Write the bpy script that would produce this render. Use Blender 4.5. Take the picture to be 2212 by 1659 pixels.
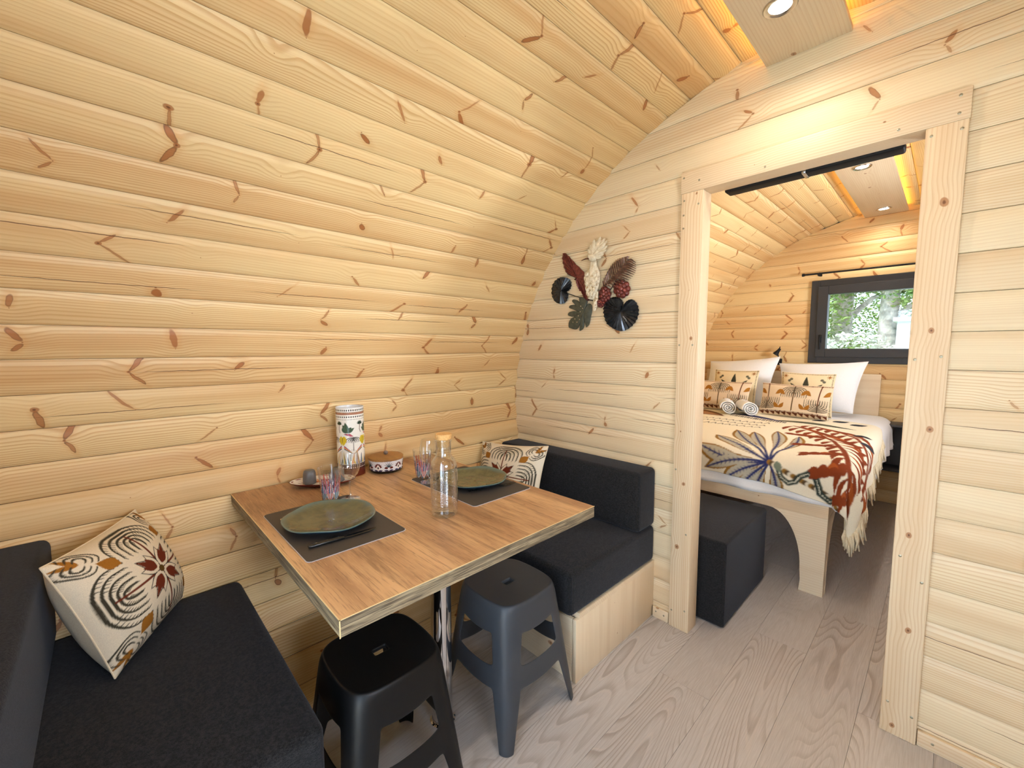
import bpy, bmesh, math, random
import numpy as np
from mathutils import Matrix, Vector

for _o in list(bpy.data.objects):
    bpy.data.objects.remove(_o)
random.seed(7)
scene = bpy.context.scene
C = scene.collection
PI = math.pi
V = Vector

# ------------------------------------------------------------------ camera, world, lights, exposure
cam_d = bpy.data.cameras.new('camera')
cam_d.sensor_width = 36.0
cam_d.lens = 906.62 / 2212 * 36.0
cam_d.clip_start = 0.02
cam = bpy.data.objects.new('camera', cam_d)
C.objects.link(cam)
_yaw, _pit, _rol = math.radians(46.06), math.radians(-4.94), math.radians(-0.14)
_f = V((-math.sin(_yaw) * math.cos(_pit), math.cos(_yaw) * math.cos(_pit), math.sin(_pit)))
_r = V((math.cos(_yaw), math.sin(_yaw), 0))
_u = _r.cross(_f)
_r2 = math.cos(_rol) * _r + math.sin(_rol) * _u
_u2 = -math.sin(_rol) * _r + math.cos(_rol) * _u
cam.matrix_world = Matrix(((_r2.x, _u2.x, -_f.x, 0), (_r2.y, _u2.y, -_f.y, 0), (_r2.z, _u2.z, -_f.z, 1.30), (0, 0, 0, 1)))
scene.camera = cam

world = bpy.data.worlds.new('sky')
scene.world = world
world.use_nodes = True
_wn = world.node_tree.nodes
_bg = _wn['Background']
_bg.inputs[0].default_value = (0.72, 0.86, 1.0, 1)
_bg.inputs[1].default_value = 2.4


def add_light(name, typ, loc, rot, power, color, **kw):
    d = bpy.data.lights.new(name, typ)
    d.energy = power
    d.color = color
    for k, v in kw.items():
        setattr(d, k, v)
    o = bpy.data.objects.new(name, d)
    C.objects.link(o)
    o.location = loc
    o.rotation_euler = rot
    return o


# daylight that falls in through the glazed entrance doors
FILL_COL = (0.76, 0.85, 1.0)
add_light('daylight_entrance', 'AREA', (0.02, -0.62, 1.05), (math.radians(90), 0, 0), 27, (0.66, 0.80, 1.0), shape='RECTANGLE', size=1.5, size_y=1.95)
# unseen fill lights, added to brighten the ceiling, the left wall and the bedroom
add_light('fill_ceiling', 'AREA', (0.02, -1.10, 0.08), (math.radians(152), 0, 0), 34, (0.97, 0.96, 0.95), shape='RECTANGLE', size=1.6, size_y=0.8)  # added uplight outside the doors, aimed at the ceiling
add_light('fill_left_wall', 'AREA', (1.34, 0.26, 1.36), (0, math.radians(104), 0), 72, FILL_COL, shape='RECTANGLE', size=0.62, size_y=0.9)  # added fill aimed across the room at the left wall
add_light('fill_bedroom', 'AREA', (1.36, 3.2, 1.28), (0, math.radians(108), 0), 190, (0.95, 0.95, 0.98), shape='RECTANGLE', size=0.62, size_y=0.9)  # added fill tilted up towards the bedroom ceiling
add_light('sun', 'SUN', (0, 0, 8), (math.radians(28), math.radians(-12), 0), 3.0, (1.0, 0.95, 0.86), angle=0.02)

scene.view_settings.view_transform = 'Standard'
scene.view_settings.look = 'None'
scene.view_settings.exposure = 0.38
scene.view_settings.gamma = 1.0
scene.view_settings.use_curve_mapping = False


cy = scene.cycles
cy.max_bounces = 7
cy.diffuse_bounces = 3
cy.glossy_bounces = 3
cy.transmission_bounces = 4
cy.transparent_max_bounces = 16
cy.caustics_reflective = False
cy.caustics_refractive = False
cy.adaptive_threshold = 0.12
cy.adaptive_min_samples = 14


# ------------------------------------------------------------------ helpers: colour, materials
def lin(r, g, b):
    return tuple(((c / 255) / 12.92 if c / 255 <= 0.04045 else ((c / 255 + 0.055) / 1.055) ** 2.4) for c in (r, g, b))


class G:
    """small node-graph builder for one material"""

    def __init__(s, name):
        s.m = bpy.data.materials.new(name)
        s.m.use_nodes = True
        s.t = s.m.node_tree
        s.t.nodes.clear()
        s.out = s.t.nodes.new('ShaderNodeOutputMaterial')

    def put(s, inp, v):
        if isinstance(v, bpy.types.NodeSocket):
            s.t.links.new(v, inp)
        elif isinstance(v, (tuple, list)) and len(v) == 3 and inp.type == 'RGBA':
            inp.default_value = (*v, 1)
        else:
            inp.default_value = v

    def node(s, typ, props=None, ins=None):
        n = s.t.nodes.new('ShaderNode' + typ)
        for k, v in (props or {}).items():
            setattr(n, k, v)
        for k, v in (ins or {}).items():
            s.put(n.inputs[k], v)
        return n

    def op(s, o, a, b=0.0, c=0.0):
        return s.node('Math', {'operation': o}, {0: a, 1: b, 2: c}).outputs[0]

    def mul(s, a, b): return s.op('MULTIPLY', a, b)
    def add(s, a, b): return s.op('ADD', a, b)
    def sub(s, a, b): return s.op('SUBTRACT', a, b)

    def noise(s, vec, scale=1.0, detail=2.0, rough=0.5, dist=0.0):
        return s.node('TexNoise', {}, {'Vector': vec, 'Scale': scale, 'Detail': detail, 'Roughness': rough, 'Distortion': dist}).outputs[0]

    def white(s, w):
        return s.node('TexWhiteNoise', {'noise_dimensions': '1D'}, {'W': w}).outputs[0]

    def comb(s, x, y, z=0.0):
        return s.node('CombineXYZ', {}, {0: x, 1: y, 2: z}).outputs[0]

    def sep(s, v):
        return s.node('SeparateXYZ', {}, {0: v}).outputs

    def step(s, e0, e1, x, o0=0.0, o1=1.0):
        return s.node('MapRange', {'interpolation_type': 'SMOOTHSTEP'}, {0: x, 1: e0, 2: e1, 3: o0, 4: o1}).outputs[0]

    def mix(s, f, a, b, blend='MIX'):
        n = s.node('Mix', {'data_type': 'RGBA', 'blend_type': blend})
        s.put(n.inputs[0], f); s.put(n.inputs[6], a); s.put(n.inputs[7], b)
        return n.outputs[2]

    def coord(s, which='Object'):
        return s.node('TexCoord').outputs[which]

    def rnd(s):
        return s.node('ObjectInfo').outputs['Random']

    def bump(s, h, strength=0.2, dist=0.002):
        return s.node('Bump', {}, {'Height': h, 'Strength': strength, 'Distance': dist}).outputs[0]

    def bsdf(s, **kw):
        p = s.node('BsdfPrincipled')
        for k, v in kw.items():
            s.put(p.inputs[k.replace('_', ' ')], v)
        s.t.links.new(p.outputs[0], s.out.inputs[0])
        return p


def plain(name, col, rough=0.5, metal=0.0, spec=0.5, var=0.0, bump=0.0, scale=60.0, **kw):
    g = G(name)
    c = col
    args = dict(Roughness=rough, Metallic=metal, Specular_IOR_Level=spec, **kw)
    if var or bump:
        n = g.noise(g.coord(), scale, 3)
        if var:
            c = g.mix(g.step(0.3, 0.7, n), tuple(x * (1 - var) for x in col), tuple(min(1, x * (1 + var)) for x in col))
        if bump:
            args['Normal'] = g.bump(n, bump, 0.002)
    g.bsdf(Base_Color=c, **args)
    return g.m


def pine(name, light, dark, knot=1.0, cell=0.46, half=0.052, ringk=16.0, crack=1.0, rough=0.46, line=0.5, tone=1.0, strip=0.0, spindle=True):
    """pine board: local X runs along the grain, local Y across it"""
    g = G(name)
    x, y, z = g.sep(g.coord())
    r = g.rnd()
    o1, o2, o3 = g.mul(r, 37.7), g.mul(r, 113.3), g.mul(r, 71.1)
    r2 = g.white(g.add(o2, 3.0))
    r3 = g.white(g.add(o2, 9.0))
    yy = g.add(y, g.mul(z, 0.7))
    kb = tuple(c * k for c, k in zip(dark, (0.58, 0.34, 0.22)))
    kd = tuple(c * k for c, k in zip(dark, (0.20, 0.11, 0.08)))
    wob = g.mul(g.sub(g.noise(g.comb(g.add(x, o1), yy, o3), 26, 2), 0.5), 0.016)
    rd = None
    if knot:
        # whorls of knots, one to a cell along the board: slanted spindles above and below a small eye
        u = g.add(g.op('DIVIDE', x, cell), o1)
        ce = g.op('FLOOR', u)
        fr = g.sub(g.op('FRACT', u), 0.5)
        sd = g.add(g.add(ce, o2), 0.37)
        w1 = g.white(sd); w2 = g.white(g.add(sd, 17.3)); w3 = g.white(g.add(sd, 41.9))
        fx = g.mul(g.sub(fr, g.mul(g.sub(w1, 0.5), 0.55)), cell)
        yc = g.add(half, g.mul(g.sub(w2, 0.5), half * 0.8))
        dy = g.sub(yy, yc)
        ady = g.op('ABSOLUTE', dy)
        side = g.op('GREATER_THAN', dy, 0.0)
        ws = g.white(g.add(sd, g.mul(side, 31.7)))
        wt = g.white(g.add(sd, g.add(7.7, g.mul(side, 13.1))))
        slant = g.mul(g.sub(w3, 0.5), 2.6)
        dx = g.add(g.sub(fx, g.mul(slant, ady)), wob)
        ln = g.add(0.006, g.mul(g.op('POWER', ws, 1.4), 0.025 * knot))
        hw = g.add(0.0032, g.mul(g.op('POWER', wt, 1.3), 0.0085 * knot))
        e1 = g.op('DIVIDE', g.sub(ady, g.add(ln, 0.004)), ln)
        e2 = g.op('DIVIDE', dx, hw)
        el = g.op('SQRT', g.add(g.mul(e1, e1), g.mul(e2, e2)))
        pres = g.op('GREATER_THAN', ws, 0.30 if spindle else 2.0)
        sp = g.mul(g.step(1.12, 0.82, el), pres)
        rim = g.mul(g.mul(g.step(0.72, 0.95, el), g.step(1.15, 1.0, el)), pres)
        halo = g.mul(g.step(3.0, 0.9, el), pres)
        rd = g.op('SQRT', g.add(g.op('POWER', g.mul(g.add(fx, wob), 0.75), 2.0), g.op('POWER', dy, 2.0)))
        ey = g.add(0.0012, g.mul(g.op('POWER', w1, 3.0 if spindle else 1.4), (0.0075 if spindle else 0.014) * knot))
        er = g.op('DIVIDE', rd, ey)
        eye = g.step(1.2, 0.85, er)
        pith = g.step(0.55, 0.2, er)
    # growth rings = contour lines of a stretched noise, pushed aside near the whorl
    base = g.noise(g.comb(g.add(g.mul(x, 0.55), o3), g.mul(g.add(yy, g.mul(wob, 0.10)), 5.0), o1), 1.0, 0.8, 0.4)
    if rd is not None:
        base = g.add(base, g.mul(g.step(0.06, 0.0, rd), 0.10))
    ring = g.op('FRACT', g.add(g.mul(base, ringk), g.mul(yy, 105.0)))
    late = g.mul(g.step(0.40, 0.92, ring), g.step(1.0, 0.94, ring))
    fine = g.noise(g.comb(g.add(g.mul(x, 4.0), o1), g.mul(yy, 420.0), 0.0), 1.0, 1.0)
    mott = g.noise(g.comb(g.add(g.mul(x, 1.3), o1), g.mul(yy, 24.0), o2), 1.0, 1.5)
    col = g.mix(g.add(g.mul(g.sub(r2, 0.12), 0.70 * tone), g.mul(g.sub(mott, 0.5), 1.7)), light, dark)
    if strip:
        st = g.mul(g.mul(g.step(0.082, 0.090, g.add(yy, g.mul(wob, 0.3))), g.op('GREATER_THAN', r3, 0.35)), 0.75 * strip)
        col = g.mix(st, col, tuple(min(0.95, c * k) for c, k in zip(light, (1.06, 1.12, 1.25))))
    col = g.mix(g.mul(late, g.mul(g.add(0.25, g.mul(r3, 0.75)), line)), col, tuple(c * k for c, k in zip(dark, (0.84, 0.68, 0.5))))
    col = g.mix(g.mul(g.step(0.45, 0.75, fine), 0.16), col, tuple(c * k for c, k in zip(dark, (0.8, 0.7, 0.6))))
    if knot:
        col = g.mix(g.mul(halo, 0.30), col, tuple(c * k for c, k in zip(dark, (0.96, 0.72, 0.48))))
        col = g.mix(g.mul(sp, g.add(0.55, g.mul(wt, 0.4))), col, kb)
        col = g.mix(g.mul(rim, g.mul(w2, 0.75)), col, kd)
        col = g.mix(g.mul(eye, 0.8), col, kb)
        col = g.mix(g.mul(pith, 0.8), col, kd)
    if crack:
        u2 = g.add(g.op('DIVIDE', x, 0.62), o3)
        c2 = g.op('FLOOR', u2)
        k1 = g.white(g.add(c2, g.add(o1, 5.5))); k2 = g.white(g.add(c2, g.add(o1, 63.1)))
        cy = g.add(half * 0.7, g.mul(k1, half * 0.9))
        cd = g.op('ABSOLUTE', g.sub(g.sub(yy, cy), g.mul(wob, 0.35)))
        f2 = g.op('ABSOLUTE', g.sub(g.op('FRACT', u2), 0.5))
        span = g.step(0.45, 0.2, f2)
        ck = g.mul(g.mul(g.op('LESS_THAN', cd, g.mul(span, 0.0012)), g.op('LESS_THAN', k2, 0.20 * crack)), 0.85)
        col = g.mix(ck, col, kd)
    g.bsdf(Base_Color=col, Roughness=rough, Specular_IOR_Level=0.3)
    return g.m


M = {}
M['pine'] = pine('pine_cladding', (0.835, 0.620, 0.315), (0.675, 0.405, 0.176), tone=1.15, line=0.72, strip=0.65, cell=0.40)
M['pine_pale'] = pine('pine_partition', (0.81, 0.665, 0.44), (0.69, 0.505, 0.305), knot=0.75, cell=0.62, crack=1.2, strip=0.5, line=0.6)
M['trim'] = pine('pine_trim', (0.80, 0.635, 0.43), (0.68, 0.475, 0.28), knot=0.6, cell=0.33, half=0.045, crack=0.0, ringk=10, line=0.42, spindle=False)
M['spruce'] = pine('spruce_board', (0.80, 0.66, 0.47), (0.70, 0.53, 0.345), knot=0.6, cell=0.3, half=0.12, ringk=12, crack=0.0, line=0.35, spindle=False)


M['spruce_panel'] = pine('spruce_panel', (0.78, 0.63, 0.44), (0.66, 0.48, 0.30), knot=0.7, cell=0.17, half=0.3, ringk=10, crack=0.0, line=0.4, spindle=False)


def floor_mat():
    g = G('laminate_floor')
    x, y, z = g.sep(g.coord())
    r = g.rnd()
    o1, o2 = g.mul(r, 53.0), g.mul(r, 17.0)
    big = g.noise(g.comb(g.add(g.mul(x, 0.7), o1), g.mul(y, 5.0), o2), 1.0, 1.0, 0.4)
    fld = g.add(g.mul(big, 44.0), g.mul(y, 9.0))
    wig = g.mul(g.sub(g.noise(g.comb(g.add(g.mul(x, 9), o1), g.mul(y, 30), 0.0), 1.0, 2.0), 0.5), 0.12)
    ring = g.op('FRACT', g.add(fld, wig))
    line = g.mul(g.step(0.45, 0.9, ring), g.step(1.0, 0.93, ring))
    pale = g.mul(g.step(0.0, 0.03, ring), g.step(0.13, 0.05, ring))
    fine = g.noise(g.comb(g.add(g.mul(x, 14), o1), g.mul(y, 300.0), 0.0), 1.0, 3.0)
    strength = g.step(0.46, 0.66, g.noise(g.comb(g.add(g.mul(x, 0.8), o2), g.mul(y, 3.0), o1), 1.0, 1.0))
    c1, c2 = lin(196, 189, 185), lin(177, 169, 164)
    col = g.mix(g.add(g.mul(g.sub(fine, 0.5), 2.0), g.add(0.15, g.mul(r, 0.5))), c1, c2)
    col = g.mix(g.mul(line, g.add(0.10, g.mul(strength, 0.38))), col, lin(138, 119, 104))
    col = g.mix(g.mul(pale, g.mul(strength, 0.30)), col, lin(210, 194, 180))
    g.bsdf(Base_Color=col, Roughness=0.42, Specular_IOR_Level=0.35)
    return g.m


M['floor'] = floor_mat()


def fabric(name, c1, c2, scale=900.0, bump=0.5, sheen=0.35):
    g = G(name)
    co = g.coord()
    x, y, z = g.sep(co)
    n1 = g.noise(co, scale, 2)
    n2 = g.noise(g.comb(g.mul(x, 1.0), g.mul(y, 1.0), g.mul(z, 3.0)), scale * 0.3, 2)
    col = g.mix(g.step(0.35, 0.68, g.add(g.mul(n1, 0.5), g.mul(n2, 0.5))), c1, c2)
    g.bsdf(Base_Color=col, Roughness=0.95, Specular_IOR_Level=0.15, Sheen_Weight=sheen, Sheen_Roughness=0.5,
           Sheen_Tint=(0.75, 0.82, 1.0), Normal=g.bump(n1, bump, 0.0012))
    return g.m


M['fabric'] = fabric('charcoal_upholstery', (0.0065, 0.0063, 0.0066), (0.0285, 0.0270, 0.0278), 520, 0.8, 0.12)
M['linen'] = fabric('white_linen', (0.78, 0.77, 0.77), (0.84, 0.83, 0.83), 500, 0.15, 0.1)
M['towel'] = fabric('white_terry', (0.70, 0.69, 0.67), (0.85, 0.84, 0.82), 420, 1.0, 0.3)
M['cream'] = fabric('cream_cotton', lin(226, 208, 178), lin(238, 224, 198), 700, 0.25, 0.05)
M['fringe'] = fabric('cream_fringe', lin(214, 196, 160), lin(240, 228, 202), 700, 0.4, 0.05)


def printed(name, rough=0.85, gloss=False, scale=700):
    g = G(name)
    a = g.node('Attribute', {'attribute_name': 'Col'}).outputs[0]
    n = g.noise(g.coord(), scale, 2)
    col = g.mix(g.mul(g.step(0.3, 0.7, n), 0.0 if gloss else 0.16), a, (0.0, 0.0, 0.0))
    kw = {} if gloss else {'Normal': g.bump(n, 0.2, 0.0008)}
    g.bsdf(Base_Color=col, Roughness=rough, Specular_IOR_Level=0.5 if gloss else 0.15, **kw)
    return g.m


M['print'] = printed('printed_cotton')
M['print_gloss'] = printed('printed_glaze', 0.18, True)


def table_mats():
    g = G('oak_laminate')
    x, y, z = g.sep(g.coord())
    u, v = x, y
    big = g.noise(g.comb(g.mul(u, 1.3), g.mul(v, 7.0), 2.0), 1.0, 3.0, 0.55)
    mid = g.noise(g.comb(g.mul(u, 3.0), g.mul(v, 38.0), 5.0), 1.0, 4.0, 0.65)
    fine = g.noise(g.comb(g.mul(u, 26), g.mul(v, 420.0), 0.0), 1.0, 3.0)
    col = g.mix(g.step(0.3, 0.72, big), lin(156, 114, 80), lin(222, 180, 132))
    col = g.mix(g.mul(g.step(0.48, 0.66, mid), 0.6), col, lin(118, 82, 54))
    col = g.mix(g.mul(g.step(0.55, 0.72, fine), 0.5), col, lin(216, 174, 126))
    dash = g.noise(g.comb(g.mul(u, 9.0), g.mul(v, 210.0), 3.0), 1.0, 3.0, 0.6)
    col = g.mix(g.mul(g.step(0.53, 0.64, dash), 0.45), col, lin(112, 78, 52))
    spk = g.mul(g.step(0.70, 0.76, g.noise(g.comb(g.mul(u, 22), g.mul(v, 120.0), 4.0), 1.0, 2.0)), 0.5)
    col = g.mix(spk, col, lin(92, 62, 40))
    g.bsdf(Base_Color=col, Roughness=0.38, Specular_IOR_Level=0.4)
    e = G('oak_laminate_edge')
    x, y, z = e.sep(e.coord())
    s = e.add(x, y)
    a = e.noise(e.comb(e.mul(s, 14.0), e.mul(z, 330.0), 0.0), 1.0, 3.0)
    b = e.noise(e.comb(e.mul(s, 5.0), e.mul(z, 90.0), 3.0), 1.0, 3.0)
    col = e.mix(e.step(0.35, 0.7, b), lin(112, 98, 78), lin(166, 148, 118))
    col = e.mix(e.mul(e.step(0.50, 0.62, a), 0.8), col, lin(70, 60, 48))
    e.bsdf(Base_Color=col, Roughness=0.5, Specular_IOR_Level=0.3)
    return g.m, e.m


M['table'], M['table_edge'] = table_mats()
M['table_lip'] = plain('pale_edge_band', lin(222, 196, 146), 0.5)
M['stool_grey'] = plain('blue_grey_plastic', (0.046, 0.051, 0.061), 0.42, spec=0.42, bump=0.05, scale=900)
M['stool_black'] = plain('black_plastic', (0.0035, 0.0037, 0.0045), 0.42, spec=0.32, bump=0.05, scale=900)
M['chrome'] = plain('chrome', (0.82, 0.82, 0.84), 0.07, 1.0)
M['steel'] = plain('brushed_steel', (0.55, 0.53, 0.50), 0.25, 1.0)
M['black_metal'] = plain('black_metal', (0.009, 0.009, 0.0095), 0.6, spec=0.25)
M['anthracite'] = plain('anthracite_frame', (0.028, 0.028, 0.030), 0.42, var=0.1, scale=300)
M['shelf'] = plain('dark_grey_lacquer', (0.045, 0.047, 0.052), 0.5)
M['black_gloss'] = plain('black_handle', (0.008, 0.008, 0.008), 0.25)
M['mat'] = plain('brown_leather_mat', (0.052, 0.043, 0.038), 0.55, var=0.18, bump=0.15, scale=700)
M['mat_edge'] = plain('pale_mat_edge', (0.55, 0.53, 0.56), 0.5)
M['mug'] = plain('grey_stoneware', (0.13, 0.125, 0.125), 0.3)
M['cork'] = plain('cork', lin(214, 166, 104), 0.8, var=0.15, bump=0.3, scale=250)
M['lid_wood'] = pine('lid_wood', lin(176, 128, 74), lin(132, 88, 46), knot=0, cell=0.4, half=0.05, ringk=30, crack=0)
M['knob'] = plain('grey_brown_knob', lin(128, 108, 94), 0.45)
M['screw'] = plain('screw_metal', (0.40, 0.36, 0.26), 0.35, 0.8)
M['white_plastic'] = plain('white_enamel', (0.8, 0.8, 0.8), 0.3)
M['red_leaf'] = plain('oxblood_metal', (0.17, 0.038, 0.030), 0.30, 0.3, var=0.4, bump=0.6, scale=90)
M['dark_leaf'] = plain('blackened_metal', (0.034, 0.036, 0.040), 0.22, 0.5, var=0.4, scale=70)
M['green_leaf'] = plain('olive_metal', (0.075, 0.082, 0.062), 0.4, 0.3, var=0.2, scale=60)
M['fern'] = plain('bronze_metal', (0.16, 0.085, 0.065), 0.3, 0.6, var=0.4, scale=80)


def bird_mat():
    g = G('weathered_cream_paint')
    n = g.noise(g.coord(), 75, 4, 0.65)
    x, y, z = g.sep(g.coord())
    low = g.step(0.12, -0.02, z)
    col = g.mix(g.step(0.35, 0.65, n), (0.80, 0.72, 0.56), (0.66, 0.55, 0.38))
    col = g.mix(g.mul(g.mul(g.step(0.53, 0.60, n), low), 0.75), col, (0.34, 0.21, 0.08))
    g.bsdf(Base_Color=col, Roughness=0.45, Normal=g.bump(n, 0.6, 0.002))
    return g.m


M['bird'] = bird_mat()
M['rust'] = plain('gilt_edge', (0.36, 0.20, 0.08), 0.35, 0.5)


def plate_mat():
    g = G('reactive_glaze')
    x, y, z = g.sep(g.coord())
    rad = g.op('SQRT', g.add(g.mul(x, x), g.mul(y, y)))
    n = g.noise(g.coord(), 22, 4, 0.6)
    n2 = g.noise(g.comb(g.mul(x, 14), g.mul(y, 60), 0.0), 1.0, 3)
    col = g.mix(g.step(0.35, 0.7, n), lin(104, 101, 70), lin(84, 82, 58))
    col = g.mix(g.mul(g.step(0.5, 0.75, n2), 0.35), col, lin(70, 62, 44))
    edge = g.step(0.112, 0.14, g.add(rad, g.mul(g.sub(n, 0.5), 0.025)))
    col = g.mix(g.mul(edge, 0.85), col, lin(94, 116, 112))
    under = g.step(0.0, -0.5, g.sep(g.node('NewGeometry').outputs['Normal'])[2])
    col = g.mix(under, col, lin(44, 66, 80))
    g.bsdf(Base_Color=col, Roughness=0.12, Specular_IOR_Level=0.6, Normal=g.bump(g.noise(g.coord(), 34, 2), 0.25, 0.006))
    return g.m


M['plate'] = plate_mat()


def thin_glass(name, tint=(0.96, 0.97, 0.97), attr=False, strength=1.0):
    g = G(name)
    t = g.node('BsdfTransparent', {}, {0: tint})
    gl = g.node('BsdfGlossy', {}, {'Roughness': 0.02, 'Color': (1, 1, 1)})
    fc = g.node('LayerWeight', {}, {'Blend': 0.5}).outputs['Facing']
    fr = g.add(0.10, g.mul(g.op('POWER', fc, 2.2), 0.80))
    mx = g.node('MixShader', {}, {0: g.mul(fr, strength)})
    g.t.links.new(t.outputs[0], mx.inputs[1]); g.t.links.new(gl.outputs[0], mx.inputs[2])
    res = mx.outputs[0]
    if attr:
        a = g.node('Attribute', {'attribute_name': 'Col'})
        p = g.node('BsdfPrincipled', {}, {'Base Color': a.outputs[0], 'Roughness': 0.2})
        m2 = g.node('MixShader', {}, {0: a.outputs[3]})
        g.t.links.new(res, m2.inputs[1]); g.t.links.new(p.outputs[0], m2.inputs[2])
        res = m2.outputs[0]
    g.t.links.new(res, g.out.inputs[0])
    return g.m


M['glass'] = thin_glass('clear_glass')
M['glass_print'] = thin_glass('printed_glass', attr=True)
M['pane'] = thin_glass('window_glass', (0.97, 0.99, 1.0), strength=0.5)


def emit(name, col, st):
    g = G(name)
    e = g.node('Emission', {}, {0: (*col, 1), 1: st})
    g.t.links.new(e.outputs[0], g.out.inputs[0])
    return g.m


M['lamp'] = emit('lamp_glow', (1.0, 0.97, 0.90), 14.0)
M['led'] = emit('amber_led', (1.0, 0.54, 0.08), 24.0)
M['led_bed'] = emit('amber_led_bedroom', (1.0, 0.55, 0.06), 22.0)
M['bark'] = plain('bark', (0.50, 0.47, 0.42), 0.9, var=0.35, bump=1.0, scale=14)
M['outer'] = plain('outer_shingle', (0.05, 0.05, 0.05), 0.9)
M['grass'] = plain('lawn', (0.16, 0.26, 0.07), 0.95, var=0.3, scale=6)


def leafmat():
    g = G('foliage')
    r = g.noise(g.coord(), 1.6, 3)
    col = g.mix(g.step(0.3, 0.7, r), (0.08, 0.20, 0.05), (0.34, 0.48, 0.14))
    g.bsdf(Base_Color=col, Roughness=0.5, Specular_IOR_Level=0.4)
    return g.m


M['leaf'] = leafmat()
M['blossom'] = plain('white_blossom', (0.85, 0.85, 0.78), 0.8, var=0.1, scale=10)
M['white_panel'] = plain('white_render', (0.85, 0.88, 0.88), 0.6, var=0.05, scale=2)


# ------------------------------------------------------------------ helpers: meshes and objects
def link(name, me, mat=None, parent=None, mw=None, smooth=False, angle=None):
    o = bpy.data.objects.new(name, me)
    C.objects.link(o)
    if mat is not None and not me.materials:
        for m in (mat if isinstance(mat, (list, tuple)) else [mat]):
            me.materials.append(m)
    if smooth:
        me.shade_smooth() if angle is None else me.set_sharp_from_angle(angle=angle)
        if angle is not None:
            for p in me.polygons:
                p.use_smooth = True
    if parent is not None:
        o.parent = parent
    if mw is not None:
        o.matrix_basis = mw
    return o


def from_bm(name, bm, mat=None, parent=None, mw=None, smooth=False, angle=None):
    me = bpy.data.meshes.new(name)
    bmesh.ops.recalc_face_normals(bm, faces=bm.faces)
    bm.to_mesh(me)
    bm.free()
    return link(name, me, mat, parent, mw, smooth, angle)


def from_py(name, vs, fs, mat=None, parent=None, mw=None, smooth=False, angle=None):
    me = bpy.data.meshes.new(name)
    me.from_pydata([tuple(v) for v in vs], [], fs)
    me.update()
    return link(name, me, mat, parent, mw, smooth, angle)


def tag(o, label=None, cat=None, group=None, kind=None):
    if label: o['label'] = label
    if cat: o['category'] = cat
    if group: o['group'] = group
    if kind: o['kind'] = kind
    return o


def empty(name, loc=(0, 0, 0), rz=0.0, label=None, cat=None, group=None, kind=None):
    o = bpy.data.objects.new(name, None)
    o.empty_display_size = 0.05
    C.objects.link(o)
    o.location = loc
    o.rotation_euler = (0, 0, rz)
    return tag(o, label, cat, group, kind)


def add_box(bm, lo, hi, bevel=0.0, seg=2):
    r = bmesh.ops.create_cube(bm, size=1.0)
    vs = r['verts']
    for v in vs:
        v.co = V([lo[k] + (v.co[k] + 0.5) * (hi[k] - lo[k]) for k in range(3)])
    if bevel:
        es = list({e for v in vs for e in v.link_edges})
        bmesh.ops.bevel(bm, geom=es, offset=bevel, segments=seg, affect='EDGES', profile=0.5)


def box(name, lo, hi, mat, parent=None, bevel=0.002, seg=2, mw=None, smooth=True):
    bm = bmesh.new()
    add_box(bm, lo, hi, bevel, seg)
    return from_bm(name, bm, mat, parent, mw, smooth, math.radians(40) if smooth else None)


def board(name, origin, X, Y, L, W, T, mat, parent=None, bevel=0.0025):
    """board whose local X (length L) and Y (width W) follow the given world axes; its face is the local +Z side"""
    X, Y = V(X).normalized(), V(Y).normalized()
    Z = X.cross(Y)
    mw = Matrix(((X.x, Y.x, Z.x, origin[0]), (X.y, Y.y, Z.y, origin[1]), (X.z, Y.z, Z.z, origin[2]), (0, 0, 0, 1)))
    return box(name, (0, 0, -T), (L, W, 0), mat, parent, bevel, 2, mw)


def lathe(name, prof, mat, parent=None, loc=(0, 0, 0), seg=40, smooth=True, angle=50, mw=None, sx=1.0, sy=1.0):
    vs, fs = [], []
    for r, z in prof:
        for k in range(seg):
            a = 2 * PI * k / seg
            vs.append((r * math.cos(a) * sx, r * math.sin(a) * sy, z))
    n = len(prof)
    for i in range(n - 1):
        for k in range(seg):
            k2 = (k + 1) % seg
            fs.append((i * seg + k, i * seg + k2, (i + 1) * seg + k2, (i + 1) * seg + k))
    bm = bmesh.new()
    bv = [bm.verts.new(v) for v in vs]
    for f in fs:
        bm.faces.new([bv[i] for i in f])
    bmesh.ops.remove_doubles(bm, verts=bm.verts, dist=1e-6)
    me = bpy.data.meshes.new(name)
    bm.to_mesh(me); bm.free()
    return link(name, me, mat, parent, mw if mw is not None else Matrix.Translation(loc), smooth, math.radians(angle) if angle else None)


def tube_into(bm, pts, rad, seg=8, caps=True):
    pts = [V(p) for p in pts]
    rads = rad if isinstance(rad, (list, tuple)) else [rad] * len(pts)
    rings = []
    a = None
    for i, p in enumerate(pts):
        t = (pts[min(i + 1, len(pts) - 1)] - pts[max(i - 1, 0)]).normalized()
        if a is None:
            a = t.cross(V((0, 0, 1)))
            if a.length < 0.05: a = t.cross(V((1, 0, 0)))
        else:
            a = a - t * a.dot(t)
        a.normalize()
        b = t.cross(a).normalized()
        rings.append([bm.verts.new(p + (a * math.cos(2 * PI * k / seg) + b * math.sin(2 * PI * k / seg)) * rads[i]) for k in range(seg)])
    for i in range(len(rings) - 1):
        for k in range(seg):
            bm.faces.new((rings[i][k], rings[i][(k + 1) % seg], rings[i + 1][(k + 1) % seg], rings[i + 1][k]))
    if caps:
        bm.faces.new(list(reversed(rings[0]))); bm.faces.new(rings[-1])


def tube(name, pts, rad, mat, parent=None, seg=10, mw=None):
    bm = bmesh.new()
    tube_into(bm, pts, rad, seg)
    return from_bm(name, bm, mat, parent, mw, True, math.radians(50))


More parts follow.
